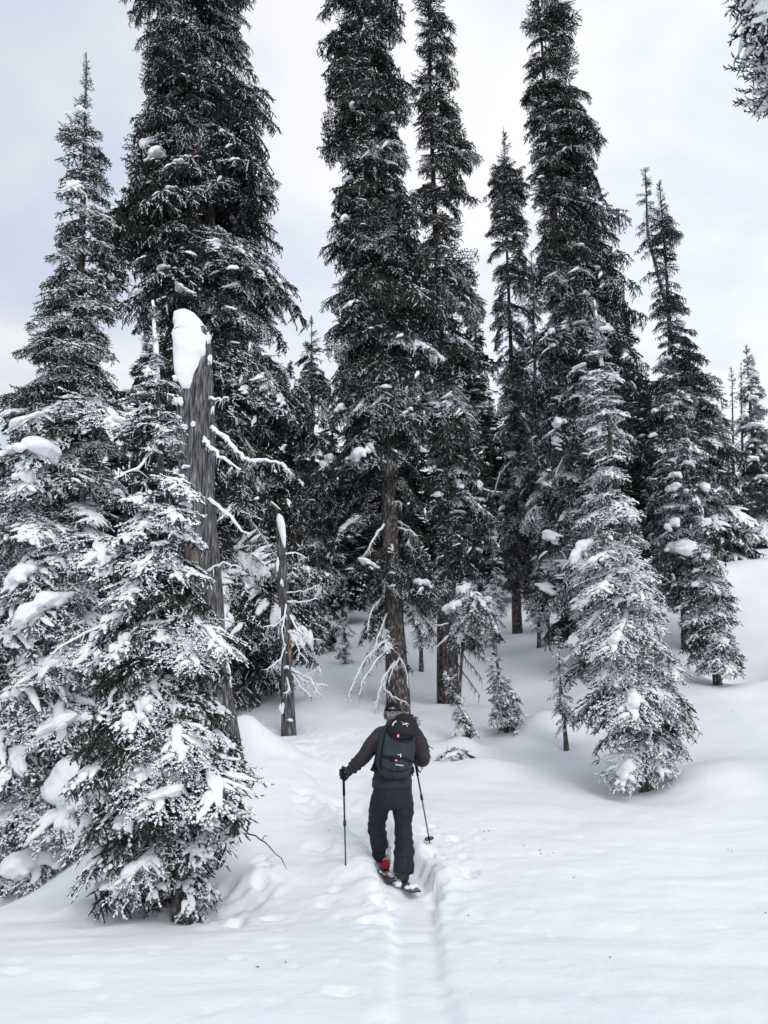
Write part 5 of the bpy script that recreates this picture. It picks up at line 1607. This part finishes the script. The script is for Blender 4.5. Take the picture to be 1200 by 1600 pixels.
ribbon('compression_strap', [(596, 1181.5), (603, 1183), (612, 1184), (620, 1184), (630, 1185), (638, 1188), (644, 1191)], .026, .004, M_STRAP)
ribbon('strap_pad', [(609.5, 1185), (613.5, 1185.5), (617.5, 1186)], .052, .007, M_STRAP)
ribbon('side_seam', [(607, 1133), (602, 1146), (599, 1160), (596.5, 1176), (594.5, 1192), (596, 1203)], .020, .004, M_STRAP)
ribbon('side_seam', [(650, 1158), (649, 1172), (647, 1186), (644, 1200)], .012, .003, M_STRAP)
ribbon('centre_seam', [(622, 1187), (621.5, 1197), (622, 1204)], .014, .003, M_PACKB)
ribbon('bottom_panel_seam', [(598, 1198), (606, 1203), (618, 1205.5), (630, 1205), (639, 1201)], .008, .002, M_STRAP)
ribbon('handle', [(613.6, 1134.2), (614.4, 1131.6), (616.3, 1129), (619.6, 1126.8)], .0105, .005, M_WHITE)
ribbon('zip_tag', [(622.2, 1147.0), (622.2, 1152)], .023, .005, M_TAGR)
ribbon('zip_tag', [(616, 1188), (621, 1188.3)], .015, .005, M_TAGR)
ribbon('tag_print', [(622.2, 1148.4), (622.2, 1151)], .011, .003, M_WHITE, lift=.005)
ribbon('tag_print', [(617.2, 1188), (620, 1188.2)], .006, .003, M_WHITE, lift=.005)
for s in ([(621.6, 1179.5), (624.4, 1179.3)], [(626, 1177.8), (626.4, 1179.6), (625.8, 1183)], [(623.3, 1183.5), (623.4, 1186)]):
    ribbon('buckle', s, .007, .004, M_METAL)
ribbon('buckle', [(646.6, 1153.6), (646.4, 1155)], .012, .006, M_METAL)
# the white maker's mark on the lid: a scatter of short bone-like strokes
for s in ([(626.8, 1127.6), (627.6, 1128.4)], [(629.2, 1129), (630.6, 1130.4)], [(628.4, 1132.6), (632.6, 1131.0), (635.0, 1130.6), (638.6, 1131.4)], [(633.6, 1129.2), (636.6, 1130.6)], [(631.6, 1132), (634.6, 1132.4), (636.0, 1133.6), (636.6, 1135.6)], [(630.8, 1130.6), (633.6, 1132.4)]):
    ribbon('logo_stroke', s, .0046, .0012, M_WHITE, lift=.0005)
# lettering
cu = bpy.data.curves.new('lettering', 'FONT'); cu.body = 'KHAMSKI'; cu.size = .0185; cu.extrude = .0006; cu.offset = .0004; cu.align_x = 'CENTER'
to = bpy.data.objects.new('lettering', cu); COL.objects.link(to)
dg = bpy.context.evaluated_depsgraph_get()
tm = bpy.data.meshes.new_from_object(to.evaluated_get(dg)); bpy.data.objects.remove(to); tm.materials.clear(); tm.materials.append(M_WHITE)
p, nrm = on_pack(624.2, 1195.6); p2, _ = on_pack(626.2, 1195.95)
xa = unit(p2 - p); za_ = unit(nrm - xa * (nrm @ xa)); ya = np.cross(za_, xa)
link('lettering', tm, pack, mat44(np.stack([xa, ya, za_], 1), p + za_ * .0035 - ya * .005 - pk0))
# harness: shoulder straps, hip belt wing and loose strap ends
def strap3(name, pts_, w, th, mat=M_STRAP):
    P = np.array(pts_, float); P, (a, b) = resample(P, [np.full(len(P), w), np.full(len(P), th)], 14)
    V, Fc = tube(P, a, n=8, radii2=b, ref=(0, 1, 0.2)); A = Acc(); A.add(V - pk0, Fc, 0, True)
    return link(name, A.mesh(name, [mat]), pack)
strap3('shoulder_strap', [S(609, 1136, .12), S(602, 1137, .22), S(597, 1142, .32), S(596, 1160, .30), S(592, 1185, .20)], .032, .010)
strap3('shoulder_strap', [S(636, 1138, .12), S(643, 1139, .22), S(646, 1144, .32), S(648, 1160, .30), S(648, 1185, .20)], .032, .010)
strap3('hip_belt', [S(597, 1204, -.04), S(588, 1200, .0), S(583.5, 1199, .08), S(586, 1200, .16)], .020, .040)
strap3('hip_belt', [S(638, 1205, -.03), S(643, 1203, .02), S(645, 1203, .10), S(643, 1203, .16)], .018, .035)
strap3('side_wing', [S(597, 1158, .02), S(592, 1176, .02), S(588.5, 1190, .0), S(587.5, 1200, -.01)], .030, .030, M_PACKB)
strap3('strap_end', [S(586.5, 1188, -.02), S(582, 1199, -.03), S(579, 1204, -.03)], .008, .004)
strap3('strap_end', [S(643, 1193, -.04), S(643.5, 1203, -.03), S(643, 1208, -.03), S(645.5, 1212.5, -.03)], .006, .003)
strap3('strap_end', [S(641.5, 1178, -.06), S(648, 1190, .0), S(655, 1207, .0), S(657.5, 1206, .0)], .006, .003)

# ------------------------------------------------------------------ small things on the snow
A = Acc(); rr = np.random.default_rng(17)
for (u, v, n) in [(858, 1335, 4), (1135, 1332, 2), (893, 1371, 1), (430, 1506, 2), (735, 1433, 1), (1183, 1422, 1), (945, 1495, 1), (814, 1321, 1), (640, 1095, 5), (660, 1150, 1), (870, 1110, 4), (760, 1300, 2), (505, 1300, 2), (1143, 1112, 1)]:
    c = hit_ground(u, v)
    for _ in range(n):
        p = c + (rr.normal(0, .04), rr.normal(0, .05), 0); p[2] = gz(p[0], p[1]) + .004
        a = rr.uniform(0, 3.14); ln = rr.uniform(.010, .032)
        V, Fc = tube([p, p + np.array((math.cos(a), math.sin(a), .1)) * ln], [.004, .002], n=4); A.add(V, Fc, 0)
o = link('twig_litter', A.mesh('twig_litter', [MAT_TWIG])); o['kind'] = 'stuff'; o['label'] = 'scattered bits of twig and needle on the snow'
